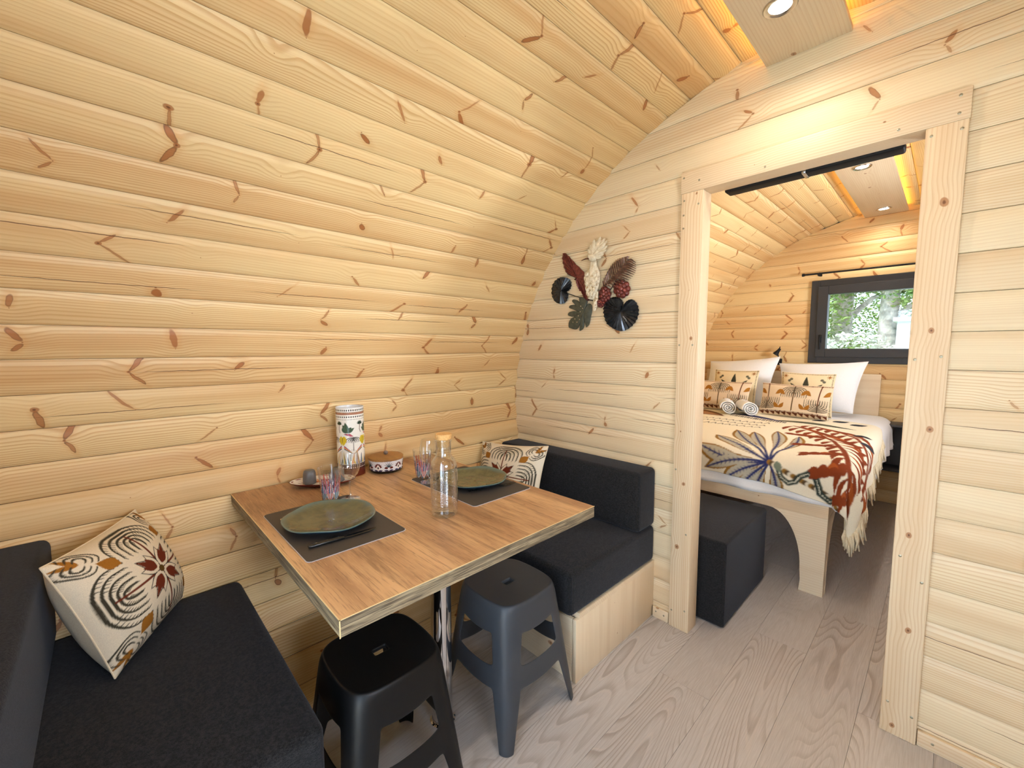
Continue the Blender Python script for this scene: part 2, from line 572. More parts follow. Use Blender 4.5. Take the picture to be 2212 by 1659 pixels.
def prism(name, poly, axis, a0, a1, mat, parent=None, bevel=0.0, seg=3, mw=None):
    """polygon given in the two other axes, extruded along axis (0=x,1=y,2=z)"""
    bm = bmesh.new()

    def P(p, a):
        q = list(p); q.insert(axis, a); return V(q)
    A = [bm.verts.new(P(p, a0)) for p in poly]
    B = [bm.verts.new(P(p, a1)) for p in poly]
    n = len(poly)
    bm.faces.new(A); bm.faces.new(list(reversed(B)))
    for i in range(n):
        bm.faces.new((A[i], B[i], B[(i + 1) % n], A[(i + 1) % n]))
    if bevel:
        bmesh.ops.recalc_face_normals(bm, faces=bm.faces)
        es = [e for e in bm.edges if e.calc_face_angle(0) > math.radians(25)]
        bmesh.ops.bevel(bm, geom=es, offset=bevel, segments=seg, affect='EDGES', profile=0.5)
    return from_bm(name, bm, mat, parent, mw, True, math.radians(40))


def set_col(me, cols):
    a = me.color_attributes.new('Col', 'FLOAT_COLOR', 'POINT')
    c = np.ones((len(me.vertices), 4), np.float32)
    c[:, :cols.shape[1]] = cols
    a.data.foreach_set('color', c.ravel())


class Canvas:
    """raster on which a textile or glaze design is drawn before it goes onto the vertices of a dense mesh"""

    def __init__(s, w, h, ppu, bg, u0=0.0, v0=0.0):
        s.w, s.h, s.p, s.u0, s.v0 = w, h, ppu, u0, v0
        s.a = np.zeros((int(h * ppu) + 1, int(w * ppu) + 1, 4), np.float32)
        s.a[:, :, :3] = bg
        s.mask = np.zeros(s.a.shape[:2], np.float32)

    def win(s, x0, x1, y0, y1):
        i0 = max(0, int((x0 - s.u0) * s.p) - 1); i1 = min(s.a.shape[1], int((x1 - s.u0) * s.p) + 3)
        j0 = max(0, int((y0 - s.v0) * s.p) - 1); j1 = min(s.a.shape[0], int((y1 - s.v0) * s.p) + 3)
        if i1 <= i0 or j1 <= j0: return None
        X, Y = np.meshgrid(np.arange(i0, i1) / s.p + s.u0, np.arange(j0, j1) / s.p + s.v0)
        return (slice(j0, j1), slice(i0, i1)), X, Y

    def put(s, sl, m, col):
        m = np.clip(m, 0, 1)[..., None]
        s.a[sl][..., :3] = s.a[sl][..., :3] * (1 - m) + np.array(col, np.float32) * m
        s.a[sl][..., 3] = np.maximum(s.a[sl][..., 3], m[..., 0])

    def stroke(s, pts, w0, w1, col):
        n = len(pts) - 1
        for i in range(n):
            (x0, y0), (x1, y1) = pts[i], pts[i + 1]
            a, b = w0 + (w1 - w0) * i / n, w0 + (w1 - w0) * (i + 1) / n
            k = max(a, b)
            g = s.win(min(x0, x1) - k, max(x0, x1) + k, min(y0, y1) - k, max(y0, y1) + k)
            if g is None: continue
            sl, X, Y = g
            dx, dy = x1 - x0, y1 - y0
            t = np.clip(((X - x0) * dx + (Y - y0) * dy) / (dx * dx + dy * dy + 1e-12), 0, 1)
            d = np.hypot(X - x0 - t * dx, Y - y0 - t * dy)
            s.put(sl, ((a + (b - a) * t) - d) * s.p + 0.5, col)

    def poly(s, pts, col):
        xs, ys = [p[0] for p in pts], [p[1] for p in pts]
        g = s.win(min(xs), max(xs), min(ys), max(ys))
        if g is None: return
        sl, X, Y = g
        ins = np.zeros(X.shape, bool)
        n = len(pts)
        for i in range(n):
            x0, y0 = pts[i]; x1, y1 = pts[(i + 1) % n]
            if y0 == y1: continue
            c = ((Y >= min(y0, y1)) & (Y < max(y0, y1)))
            ins ^= c & (X < (x1 - x0) * (Y - y0) / (y1 - y0) + x0)
        s.put(sl, ins.astype(np.float32), col)

    def leaf(s, x0, y0, x1, y1, wd, col, bend=0.0, n=14, pw=0.8):
        dx, dy = x1 - x0, y1 - y0
        px, py = -dy, dx
        L, R, mid = [], [], []
        for i in range(n + 1):
            t = i / n
            b = bend * math.sin(t * PI)
            cx, cy = x0 + dx * t + px * b, y0 + dy * t + py * b
            h = wd * math.sin(PI * t ** pw) / math.hypot(dx, dy)
            L.append((cx + px * h, cy + py * h)); R.append((cx - px * h, cy - py * h)); mid.append((cx, cy))
        s.poly(L + R[::-1], col)
        return L, R, mid

    def ell(s, cx, cy, rx, ry, col):
        s.poly([(cx + rx * math.cos(2 * PI * k / 20), cy + ry * math.sin(2 * PI * k / 20)) for k in range(20)], col)

    def sample(s, U, Vv):
        x = np.clip((np.asarray(U) - s.u0) * s.p, 0, s.a.shape[1] - 1.001); y = np.clip((np.asarray(Vv) - s.v0) * s.p, 0, s.a.shape[0] - 1.001)
        i, j = x.astype(int), y.astype(int)
        fx, fy = (x - i)[..., None], (y - j)[..., None]
        return (s.a[j, i] * (1 - fx) + s.a[j, i + 1] * fx) * (1 - fy) + (s.a[j + 1, i] * (1 - fx) + s.a[j + 1, i + 1] * fx) * fy


def palm(cv, x, y, size, ang, col, n=4, trunk=None, trunk_len=0.9, asp=1.0, wid=0.045, drop=1.0):
    """drooping palm crown drawn as nested feathered arches; ang turns its trunk direction (0 = trunk points down)"""
    ca, sa = math.cos(ang), math.sin(ang)

    def T(p, q):
        return (x + p * ca - q * sa, y + p * sa + q * ca)
    if trunk:
        cv.stroke([T(0, 0.05 * size), T(0, -trunk_len * size)], size * 0.035, size * 0.045, trunk)
    for k in range(1, n + 1):
        a = size * asp * k / n * 0.95
        d = size * (0.30 + 0.55 * k / n) * drop
        q0 = -size * 0.52 * (n - k) / n
        for sd in (-1, 1):
            pts = []
            for i in range(13):
                t = i / 12
                pts.append((sd * a * math.sin(min(1, t * 1.25) * PI / 2), q0 - d * max(0, (t - 0.15)) ** 1.7))
            cv.stroke([T(*p) for p in pts], size * wid, size * wid * 0.45, col)
            for i in range(4, 13, 1):
                p = pts[i]
                cv.stroke([T(*p), T(p[0] - sd * size * 0.05, p[1] - size * 0.10)], size * wid * 0.55, size * 0.008, col)


# ------------------------------------------------------------------ the barrel shell
XC, ZC = -0.41, 1.0
_pa = [0, 20, 45, 60, 75, 90, 180]
_pr = [1.425, 1.405, 1.412, 1.43, 1.452, 1.472, 1.474]


def PR(a):
    r = float(np.interp(abs(a), _pa, _pr))
    t = math.radians(a)
    return (XC - r * math.sin(t), ZC + r * math.cos(t))


_tab = np.array([PR(a) for a in np.linspace(0, 133, 400)])


def wall_x(z, side=-1):
    """x of the barrel's inner face at height z"""
    dx = XC - float(np.interp(-z, -_tab[:, 1], _tab[:, 0]))
    return XC + side * dx


Y_FRONT, Y_PART, Y_PART2, Y_BACK = -0.36, 1.845, 1.905, 4.63
Y_TRIM0, Y_TRIM1 = 1.825, 1.913

seams = [46.4, 50.55, 54.9, 58.95, 63.1, 67.25, 71.3, 75.35, 79.4, 83.55, 87.65, 91.7, 95.8, 99.9]
seams = [46.4 - 4.18 * k for k in range(1, 23)][::-1] + seams
while seams[-1] + 4.1 < 132: seams.append(seams[-1] + 4.1)
while seams[0] - 4.1 > -132: seams.insert(0, seams[0] - 4.1)
seams = [-132.6] + seams + [132.6]

PROF = [(0.0006, -0.0100), (0.0008, -0.0030), (0.004, -0.0008), (0.016, 0.0008), (0.05, 0.0024), (0.078, 0.0016), (0.089, 0.0), (0.0985, -0.0040), (0.1044, -0.0052), (0.1046, -0.0100)]
TH = 0.016


def plank_mesh(name, L, W=0.105):
    vs, fs = [], []
    pr = [(p[0] * W / 0.105, p[1]) for p in PROF] + [(W, -TH), (0, -TH)]
    for xx in (0, L):
        vs += [(xx, y, z) for y, z in pr]
    n = len(pr)
    for i in range(n):
        j = (i + 1) % n
        fs.append((i, i + n, j + n, j))
    fs.append(tuple(range(n))); fs.append(tuple(range(2 * n - 1, n - 1, -1)))
    bm = bmesh.new()
    bv = [bm.verts.new(v) for v in vs]
    for f in fs: bm.faces.new([bv[i] for i in f])
    bmesh.ops.recalc_face_normals(bm, faces=bm.faces)
    me = bpy.data.meshes.new(name)
    bm.to_mesh(me); bm.free()
    for p in me.polygons: p.use_smooth = True
    me.set_sharp_from_angle(angle=math.radians(35))
    return me


def shell_sheet(name, a0, a1, mat):
    """sheet behind the cladding, closes its gaps to light; one piece of the shell"""
    vs, fs = [], []
    n = 24
    for i in range(n + 1):
        a = a0 + (a1 - a0) * i / n
        t = math.radians(a)
        for off in (0.022, 0.06):
            x, z = PR(a)
            for yy in (Y_FRONT - 1.1, Y_BACK + 0.14):  # front overhang is added, unseen, to keep the sun off the floor
                vs.append((x - off * math.sin(t), yy, z + off * math.cos(t)))
    for i in range(n):
        b, c = i * 4, i * 4 + 4
        fs += [(b, b + 1, c + 1, c), (b + 2, c + 2, c + 3, b + 3), (b, c, c + 2, b + 2), (b + 1, b + 3, c + 3, c + 1)]
    fs += [(0, 2, 3, 1), (n * 4, n * 4 + 1, n * 4 + 3, n * 4 + 2)]
    bm = bmesh.new()
    bv = [bm.verts.new(v) for v in vs]
    for f in fs: bm.faces.new([bv[i] for i in f])
    return from_bm(name, bm, mat, None, None, False)


wall_left = tag(shell_sheet('wall_left', 133, 46.4, M['outer']), 'curved pine cladding of the left wall', kind='structure')
ceiling = tag(shell_sheet('ceiling', 46.4, -46.4, M['outer']), 'arched pine plank ceiling', kind='structure')
# the right side leaves two openings, added out of view for the fill lights
WZ0, WZ1 = 1.12, 1.78
WINS_R = [(-0.24, 0.76), (2.72, 3.68)]


def right_sheet():
    bm = bmesh.new()
    A = [-46.4, -60, -72]
    low = [-96, -112, -133]

    def quadstrip(angs, y0, y1):
        for a0, a1 in zip(angs, angs[1:]):
            pts = []
            for a in (a0, a1):
                x, z = PR(a); t = math.radians(a)
                pts.append([(x - o * math.sin(t), z + o * math.cos(t)) for o in (0.022, 0.06)])
            P = [bm.verts.new((pts[i][k][0], y, pts[i][k][1])) for y in (y0, y1) for i in (0, 1) for k in (0, 1)]
            for f in ((0, 1, 3, 2), (4, 6, 7, 5), (0, 4, 5, 1), (2, 3, 7, 6), (0, 2, 6, 4), (1, 5, 7, 3)):
                bm.faces.new([P[i] for i in f])
    y0, y1 = Y_FRONT - 1.1, Y_BACK + 0.14  # same added overhang in front to block the sun
    quadstrip([-46.4, -57.6], y0, y1)
    quadstrip([-84.8, -96, -112, -133], y0, y1)
    ys = [y0, WINS_R[0][0], WINS_R[0][1], WINS_R[1][0], WINS_R[1][1], y1]
    for k in (0, 2, 4):
        quadstrip([-57.6, -66, -76, -84.8], ys[k], ys[k + 1])
    return from_bm('wall_right', bm, M['outer'])


wall_right = tag(right_sheet(), 'curved pine cladding of the right wall', kind='structure')

_lens = {}


def barrel_planks(y0, y1, mat, skip=None):
    for hi_a, lo_a in zip(seams, seams[1:]):
        a_lo, a_hi = lo_a, hi_a          # a_lo is the bigger angle: lower on the left
        p0, p1 = PR(a_lo), PR(a_hi)
        Yv = V((p1[0] - p0[0], 0, p1[1] - p0[1]))
        w = Yv.length
        Yv.normalize()
        Xv = V((0, 1, 0))
        Zv = Xv.cross(Yv)
        mid = (a_lo + a_hi) / 2
        par = wall_left if mid > 46.4 else (wall_right if mid < -46.4 else ceiling)
        spans = [(y0, y1)]
        if -84.9 < mid < -57.4:
            for (h0, h1) in WINS_R:
                if y0 < h0 < y1: spans = [(y0, h0), (h1, y1)]
        for s0, s1 in spans:
            L = round(s1 - s0, 4)
            if L not in _lens: _lens[L] = plank_mesh('plank', L)
            mw = Matrix(((Xv.x, Yv.x, Zv.x, p0[0]), (Xv.y, Yv.y, Zv.y, s0), (Xv.z, Yv.z, Zv.z, p0[1]), (0, 0, 0, 1))) @ Matrix.Diagonal((1, w / 0.105, 1, 1))
            link('plank', _lens[L], mat, par, mw)


barrel_planks(Y_FRONT, Y_PART + 0.018, M['pine'])
barrel_planks(Y_PART2 - 0.014, Y_BACK + 0.018, M['pine'])


def slab(name, y0, y1, holes, mat):
    """sheet that fills the barrel's section between y0 and y1, with rectangular openings"""
    bm = bmesh.new()
    xs = sorted(set([round(x, 4) for x in np.linspace(XC - 1.47, XC + 1.47, 61)] + [h[k] for h in holes for k in (0, 1)]))

    def zr(x):
        d = min(abs(x - XC), 1.4715)
        up = float(np.interp(d, XC - _tab[:270, 0], _tab[:270, 1]))
        dn = 0.0 if d < 1.083 else ZC - math.sqrt(max(0, 1.474 ** 2 - d * d))
        return dn, up
    for a, b in zip(xs, xs[1:]):
        if b - a < 1e-4: continue
        (d0, u0), (d1, u1) = zr(a), zr(b)
        segs = [((d0, d1), (u0, u1))]
        for hx0, hx1, hz0, hz1 in holes:
            if a >= hx0 - 1e-5 and b <= hx1 + 1e-5:
                segs = [((d0, d1), (hz0, hz0)), ((hz1, hz1), (u0, u1))] if hz0 > 0.01 else [((hz1, hz1), (u0, u1))]
        for (l0, l1), (t0, t1) in segs:
            P = [bm.verts.new(p) for y in (y0, y1) for p in ((a, y, l0), (b, y, l1), (b, y, t1), (a, y, t0))]
            for f in ((0, 1, 2, 3), (7, 6, 5, 4), (0, 4, 5, 1), (1, 5, 6, 2), (2, 6, 7, 3), (3, 7, 4, 0)):
                bm.faces.new([P[i] for i in f])
    return from_bm(name, bm, mat)


def gable_planks(parent, yface, sgn, z_first, pitch, holes, mat):
    """horizontal boards of a gable wall; sgn -1: the face looks towards the camera, +1: away from it"""
    Xw = 1.0 if sgn < 0 else -1.0
    zs = [0.0, z_first]
    while zs[-1] + pitch < 2.43: zs.append(zs[-1] + pitch)
    zs.append(2.43)
    for z0, z1 in zip(zs, zs[1:]):
        if z1 - z0 < 0.02: continue
        zm = (z0 + z1) / 2
        xl = [wall_x(min(z, 2.41), -1) - 0.008 for z in (z0, z1)]
        xr = [wall_x(min(z, 2.41), 1) + 0.008 for z in (z0, z1)]
        if z1 > 2.42: xl[1], xr[1] = XC - 0.16, XC + 0.16
        spans = [(xl, xr)]
        for hx0, hx1, hz0, hz1 in holes:
            if hz0 < zm < hz1:
                spans = [(xl, [hx0, hx0]), ([hx1, hx1], xr)]
        for L, R in spans:
            W = z1 - z0
            pr = [(p[0] * W / 0.105, p[1]) for p in PROF] + [(W, -TH), (0, -TH)]
            if W < 0.09: pr = [(0, -0.004), (0.004, 0.0), (W - 0.008, 0.0), (W, -0.005), (W, -TH), (0, -TH)]
            x_ref = min(L) if Xw > 0 else max(R)
            vs, n = [], len(pr)
            for E in (L, R) if Xw > 0 else (R, L):
                for y, z in pr:
                    t = y / W
                    vs.append((Xw * (E[0] + (E[1] - E[0]) * t - x_ref), y, z))
            fs = [(i, i + n, (i + 1) % n + n, (i + 1) % n) for i in range(n)] + [tuple(range(n)), tuple(range(2 * n - 1, n - 1, -1))]
            bm = bmesh.new()
            bv = [bm.verts.new(v) for v in vs]
            for f in fs: bm.faces.new([bv[i] for i in f])
            mw = Matrix(((Xw, 0, 0, x_ref), (0, 0, sgn, yface), (0, 1, 0, z0), (0, 0, 0, 1)))
            from_bm('plank', bm, mat, parent, mw, True, math.radians(35))


DOOR = (-0.80, -0.04, 0.0, 1.99)
wall_part = tag(slab('wall_partition', Y_PART + 0.014, Y_PART2 - 0.014, [DOOR], M['outer']), 'pine partition wall with the doorway to the bedroom', kind='structure')
gable_planks(wall_part, Y_PART, -1, 0.072, 0.1157, [DOOR], M['pine_pale'])
gable_planks(wall_part, Y_PART2, 1, 0.072, 0.1157, [DOOR], M['pine_pale'])
BWIN = (-0.83, 0.01, 1.22, 1.83)
wall_back = tag(slab('wall_back', Y_BACK + 0.014, Y_BACK + 0.10, [BWIN], M['outer']), 'pine end wall of the bedroom with a window', kind='structure')
gable_planks(wall_back, Y_BACK, -1, 0.10, 0.1157, [BWIN], M['pine'])
EDOOR = (-0.70, 0.74, 0.0, 1.98)
wall_front = tag(slab('wall_front', Y_FRONT - 0.10, Y_FRONT - 0.014, [EDOOR], M['outer']), 'pine entrance wall with glazed doors', kind='structure')
gable_planks(wall_front, Y_FRONT, 1, 0.072, 0.1157, [EDOOR], M['pine_pale'])

# floor of laminate boards
floor = tag(box('floor', (XC - 1.09, Y_FRONT - 0.12, -0.06), (XC + 1.09, Y_BACK + 0.02, -0.009), M['outer'], None, 0), 'light greyish oak laminate floor', kind='structure')
_fm = {}
fw = 0.193
col_i = 0
xx = XC - 1.09
while xx < XC + 1.08:
    yy = Y_FRONT - 0.02
    first = True
    while yy < Y_BACK:
        L = 1.285 if not first else [0.62, 1.16, 0.30, 0.95][col_i % 4]
        first = False
        L2 = round(min(L, Y_BACK + 0.015 - yy), 3)
        w = min(fw, XC + 1.09 - xx)
        if L2 > 0.03 and w > 0.02:
            key = (L2, round(w, 3))
            if key not in _fm:
                bm = bmesh.new()
                add_box(bm, (0, 0, -0.009), (L2 - 0.0006, w - 0.0006, 0), 0.0005, 1)
                me = bpy.data.meshes.new('floor_board'); bm.to_mesh(me); bm.free()
                _fm[key] = me
            mw = Matrix(((0, -1, 0, xx + w), (1, 0, 0, yy), (0, 0, 1, 0), (0, 0, 0, 1)))
            link('floor_board', _fm[key], M['floor'], floor, mw)
        yy += L
    xx += fw
    col_i += 1

# door trim of the partition
D = Y_TRIM1 - Y_TRIM0


def screws(parent, pts, y):
    for x, z in pts:
        lathe('screw', [(0, 0.0012), (0.0022, 0.0012), (0.0042, 0.0004), (0.0042, -0.002)], M['screw'], parent,
              mw=parent.matrix_basis.inverted() @ Matrix(((1, 0, 0, x), (0, 0, -1, y), (0, 1, 0, z), (0, 0, 0, 1))), seg=10)


t1 = tag(board('trim_1', (-0.747, Y_TRIM0, 0.0), (0, 0, 1), (-1, 0, 0), 1.955, 0.091, D, M['trim']), 'left post of the bedroom doorway', kind='structure')
t2 = tag(board('trim_2', (0.002, Y_TRIM0, 0.0), (0, 0, 1), (-1, 0, 0), 1.955, 0.090, D, M['trim']), 'right post of the bedroom doorway', kind='structure')
t3 = tag(board('trim_3', (-0.842, Y_TRIM0 - 0.001, 1.955), (1, 0, 0), (0, 0, 1), 0.846, 0.088, D, M['trim']), 'lintel board of the bedroom doorway', kind='structure')
screws(t1, [(-0.826, 1.925), (-0.827, 1.865), (-0.826, 1.81), (-0.765, 1.90), (-0.828, 1.31), (-0.77, 1.31), (-0.826, 0.75), (-0.77, 0.46), (-0.765, 0.10), (-0.826, 0.08)], Y_TRIM0)
screws(t2, [(-0.075, 1.93), (-0.012, 1.93), (-0.072, 1.26), (-0.015, 1.27), (-0.07, 0.62), (-0.015, 0.55), (-0.072, 0.11), (-0.012, 0.09)], Y_TRIM0)
screws(t3, [(-0.83, 2.02), (-0.765, 1.995), (-0.52, 1.975), (-0.15, 1.975), (-0.02, 1.975), (-0.02, 2.025)], Y_TRIM0 - 0.001)
bl = tag(board('baseboard_left', (-0.922, Y_PART - 0.014, 0.0), (1, 0, 0), (0, 0, 1), 0.078, 0.052, 0.013, M['trim']), 'short pine skirting left of the doorway', kind='structure')
screws(bl, [(-0.905, 0.032), (-0.865, 0.028)], Y_PART - 0.014)
br = tag(board('baseboard_right', (0.004, Y_PART - 0.014, 0.0), (1, 0, 0), (0, 0, 1), 0.70, 0.052, 0.013, M['trim']), 'pine skirting right of the doorway', kind='structure')
screws(br, [(0.04, 0.028), (0.30, 0.028)], Y_PART - 0.014)


# windows
def window(name, w, h, mw, label, handle=True):
    """anthracite window, local X across, local Z up, face towards local -Y; origin at its lower left"""
    e = bpy.data.objects.new(name, None); C.objects.link(e); e.matrix_basis = mw
    tag(e, label, kind='structure')

    def frame(nm, x0, x1, z0, z1, t, y0, y1, par):
        bm = bmesh.new()
        add_box(bm, (x0, y0, z0), (x0 + t, y1, z1), 0.003, 1); add_box(bm, (x1 - t, y0, z0), (x1, y1, z1), 0.003, 1)
        add_box(bm, (x0 + t, y0, z1 - t), (x1 - t, y1, z1), 0.003, 1); add_box(bm, (x0 + t, y0, z0), (x1 - t, y1, z0 + t), 0.003, 1)
        return from_bm(nm, bm, M['anthracite'], par)
    frame('window_frame', 0, w, 0, h, 0.062, -0.022, 0.09, e)
    s = frame('sash', 0.052, w - 0.052, 0.052, h - 0.052, 0.075, -0.036, 0.05, e)
    box('glazing_bead', (0.122, -0.016, 0.122), (w - 0.122, 0.03, 0.127), M['black_gloss'], e, 0)
    tag(box('glass_pane', (0.12, 0.008, 0.12), (w - 0.12, 0.014, h - 0.12), M['pane'], e, 0), 'clear window glass')
    if handle:
        bm = bmesh.new()
        add_box(bm, (0.075, -0.048, 0.18), (0.097, -0.036, 0.25), 0.004)
        add_box(bm, (0.080, -0.066, 0.12), (0.092, -0.054, 0.235), 0.005)
        add_box(bm, (0.080, -0.064, 0.223), (0.092, -0.044, 0.235), 0.003)
        from_bm('handle', bm, M['black_metal'], s, None, True, 0.6)
    return e


window('window_1', 0.96, 0.73, Matrix.Translation((-0.89, Y_BACK - 0.002, 1.158)), 'anthracite framed tilt window in the bedroom end wall')
for i, (h0, h1) in enumerate(WINS_R):  # unseen side windows, added where the fill lights come in
    p0, p1 = PR(-84.8), PR(-57.6)
    up = V((p1[0] - p0[0], 0, p1[1] - p0[1]))
    hgt = up.length
    up.normalize()
    X = V((0, -1, 0)); Z = up; Yd = Z.cross(X)
    mw = Matrix(((X.x, Yd.x, Z.x, p0[0] + 0.03), (X.y, Yd.y, Z.y, h1), (X.z, Yd.z, Z.z, p0[1]), (0, 0, 0, 1)))
    window('window_%d' % (i + 2), h1 - h0, hgt, mw, 'anthracite framed side window, unseen and added to admit fill light, in the %s' % ('dining area' if i == 0 else 'bedroom'), False)

# glazed entrance doors behind the camera
e = empty('door_1', (-0.70, Y_FRONT - 0.06, 0), label='glazed double entrance door', kind='structure')
for k in range(2):
    x0 = 0.72 * k
    bm = bmesh.new()
    for lo, hi in (((x0, 0, 0), (x0 + 0.07, 0.05, 1.98)), ((x0 + 0.65, 0, 0), (x0 + 0.72, 0.05, 1.98)), ((x0 + 0.07, 0, 1.91), (x0 + 0.65, 0.05, 1.98)), ((x0 + 0.07, 0, 0), (x0 + 0.65, 0.05, 0.09))):
        add_box(bm, lo, hi, 0.003, 1)
    lf = from_bm('door_leaf', bm, M['anthracite'], e)
    box('glass_pane', (x0 + 0.065, 0.022, 0.085), (x0 + 0.655, 0.028, 1.915), M['pane'], lf, 0)

# ------------------------------------------------------------------ benches
def wall_poly(z0, z1, x1, n=5, gap=0.006):
    """cross-section (x,z) of a block that follows the curved wall on its left"""
    zs = [z0 + (z1 - z0) * i / n for i in range(n + 1)]
    return [(x1, z0), (x1, z1)] + [(wall_x(z) + gap, z) for z in reversed(zs)]


def bench(where, ys, yf, yb, label_base, label_seat, label_back):
    """ys: back plane, yf: front of the seat, yb: front of the backrest"""
    s = 1 if yf > ys else -1
    xr = -0.926
    b = empty('bench_base', (xr, yf, 0), label=label_base, cat='bench')
    T = Matrix.Translation((-xr, -yf, 0))
    y_in, y_out = yf - s * 0.035, ys
    lo, hi = sorted((y_in, y_out))
    # end board: grain runs along the bench's depth
    o = board('end_panel', (xr, hi, 0.0), (0, 0, 1), (0, -1, 0), 0.258, hi - lo, 0.018, M['spruce_panel'], b)
    o.matrix_basis = T @ o.matrix_basis
    fx0 = wall_x(0.0) + 0.01
    if s < 0:
        o = board('front_panel', (fx0, y_in, 0.0), (1, 0, 0), (0, 0, 1), xr - 0.02 - fx0, 0.256, 0.018, M['spruce'], b)
    else:
        o = board('front_panel', (xr - 0.02, y_in, 0.0), (-1, 0, 0), (0, 0, 1), xr - 0.02 - fx0, 0.256, 0.018, M['spruce'], b)
    o.matrix_basis = T @ o.matrix_basis
    lo2, hi2 = sorted((y_in - s * 0.02, ys + s * 0.002))
    o = prism('seat_board', wall_poly(0.256, 0.278, xr, 1), 1, lo2, hi2, M['spruce'], b)
    o.matrix_basis = T
    lo, hi = sorted((yf, ys + s * 0.002))
    seat = prism('seat_cushion', wall_poly(0.280, 0.452, xr), 1, lo, hi, M['fabric'], None, 0.022, 4)
    tag(seat, label_seat, 'cushion')
    lo, hi = sorted((yb, ys + s * 0.003))
    back = prism('back_cushion', wall_poly(0.454, 0.735, xr), 1, lo, hi, M['fabric'], None, 0.022, 4)
    tag(back, label_back, 'cushion')
    return seat, back


s1, k1 = bench('far', Y_PART, 1.195, 1.682, 'pale wooden box base under the bench beside the bedroom doorway',
               'charcoal seat cushion on the bench beside the bedroom doorway', 'charcoal back cushion standing against the partition wall')
s2, k2 = bench('near', Y_FRONT, 0.305, -0.155, 'pale wooden box base of the bench in the left foreground',
               'charcoal seat cushion of the bench in the left foreground', 'charcoal back cushion at the left edge behind the patterned pillow')
for c, y in ((s1, 1.195), (k1, 1.682)):
    # stitched seam around the visible end of the cushion
    z0, z1 = (0.29, 0.442) if c is s1 else (0.464, 0.725)
    tube('piping', [(-0.9285, y + 0.010, z0), (-0.9285, y + 0.010, z1)], 0.0016, M['fabric'], c, 6)


# ------------------------------------------------------------------ table
tb = empty('dining_table', (-1.16, 0.775, 0), label='wall-mounted wood-look dining table on a chrome leg', cat='table')
TX, TY = -1.16, 0.775
xw0, xw1 = wall_x(0.712) + 0.002, wall_x(0.75) + 0.003
bm = bmesh.new()
pts = [(xw0, 0.712), (-0.824, 0.712), (-0.824, 0.75), (xw1, 0.75)]
A = [bm.verts.new((p[0] - TX, 0.307 - TY, p[1])) for p in pts]
B = [bm.verts.new((p[0] - TX, 1.19 - TY, p[1])) for p in pts]
bm.faces.new(A); bm.faces.new(B[::-1])
for i in range(4): bm.faces.new((A[i], B[i], B[(i + 1) % 4], A[(i + 1) % 4]))
bmesh.ops.recalc_face_normals(bm, faces=bm.faces)
for f in bm.faces: f.material_index = 0 if f.normal.z > 0.9 else 1
top = from_bm('tabletop', bm, [M['table'], M['table_edge']], tb)
bm = bmesh.new()
hw = 0.0011
for (a, b2) in (((-0.824, 0.307, 0.75), (-0.824, 1.19, 0.75)), ((-0.824, 0.307, 0.712), (-0.824, 0.307, 0.75)), ((xw1, 0.307, 0.75), (-0.824, 0.307, 0.75))):
    lo = [min(a[k], b2[k]) - hw for k in range(3)]; hi = [max(a[k], b2[k]) + (hw if k < 2 else 0.0002) for k in range(3)]
    add_box(bm, [lo[0] - TX, lo[1] - TY, lo[2]], [hi[0] - TX, hi[1] - TY, hi[2]])
tag(from_bm('edge_band', bm, M['table_lip'], top), 'pale edge band of the tabletop')
lathe('leg', [(0, 0.0), (0.035, 0.0), (0.035, 0.70), (0.035, 0.712), (0, 0.712)], M['chrome'], tb, seg=48)
lathe('base_plate', [(0, 0.0), (0.044, 0.0), (0.044, 0.003), (0.040, 0.006), (0.037, 0.008), (0.036, 0.012), (0.0355, 0.012)], M['chrome'], tb, seg=48)
lathe('leg_flange', [(0.036, 0.69), (0.07, 0.705), (0.07, 0.712), (0, 0.712)], M['chrome'], tb, seg=40)


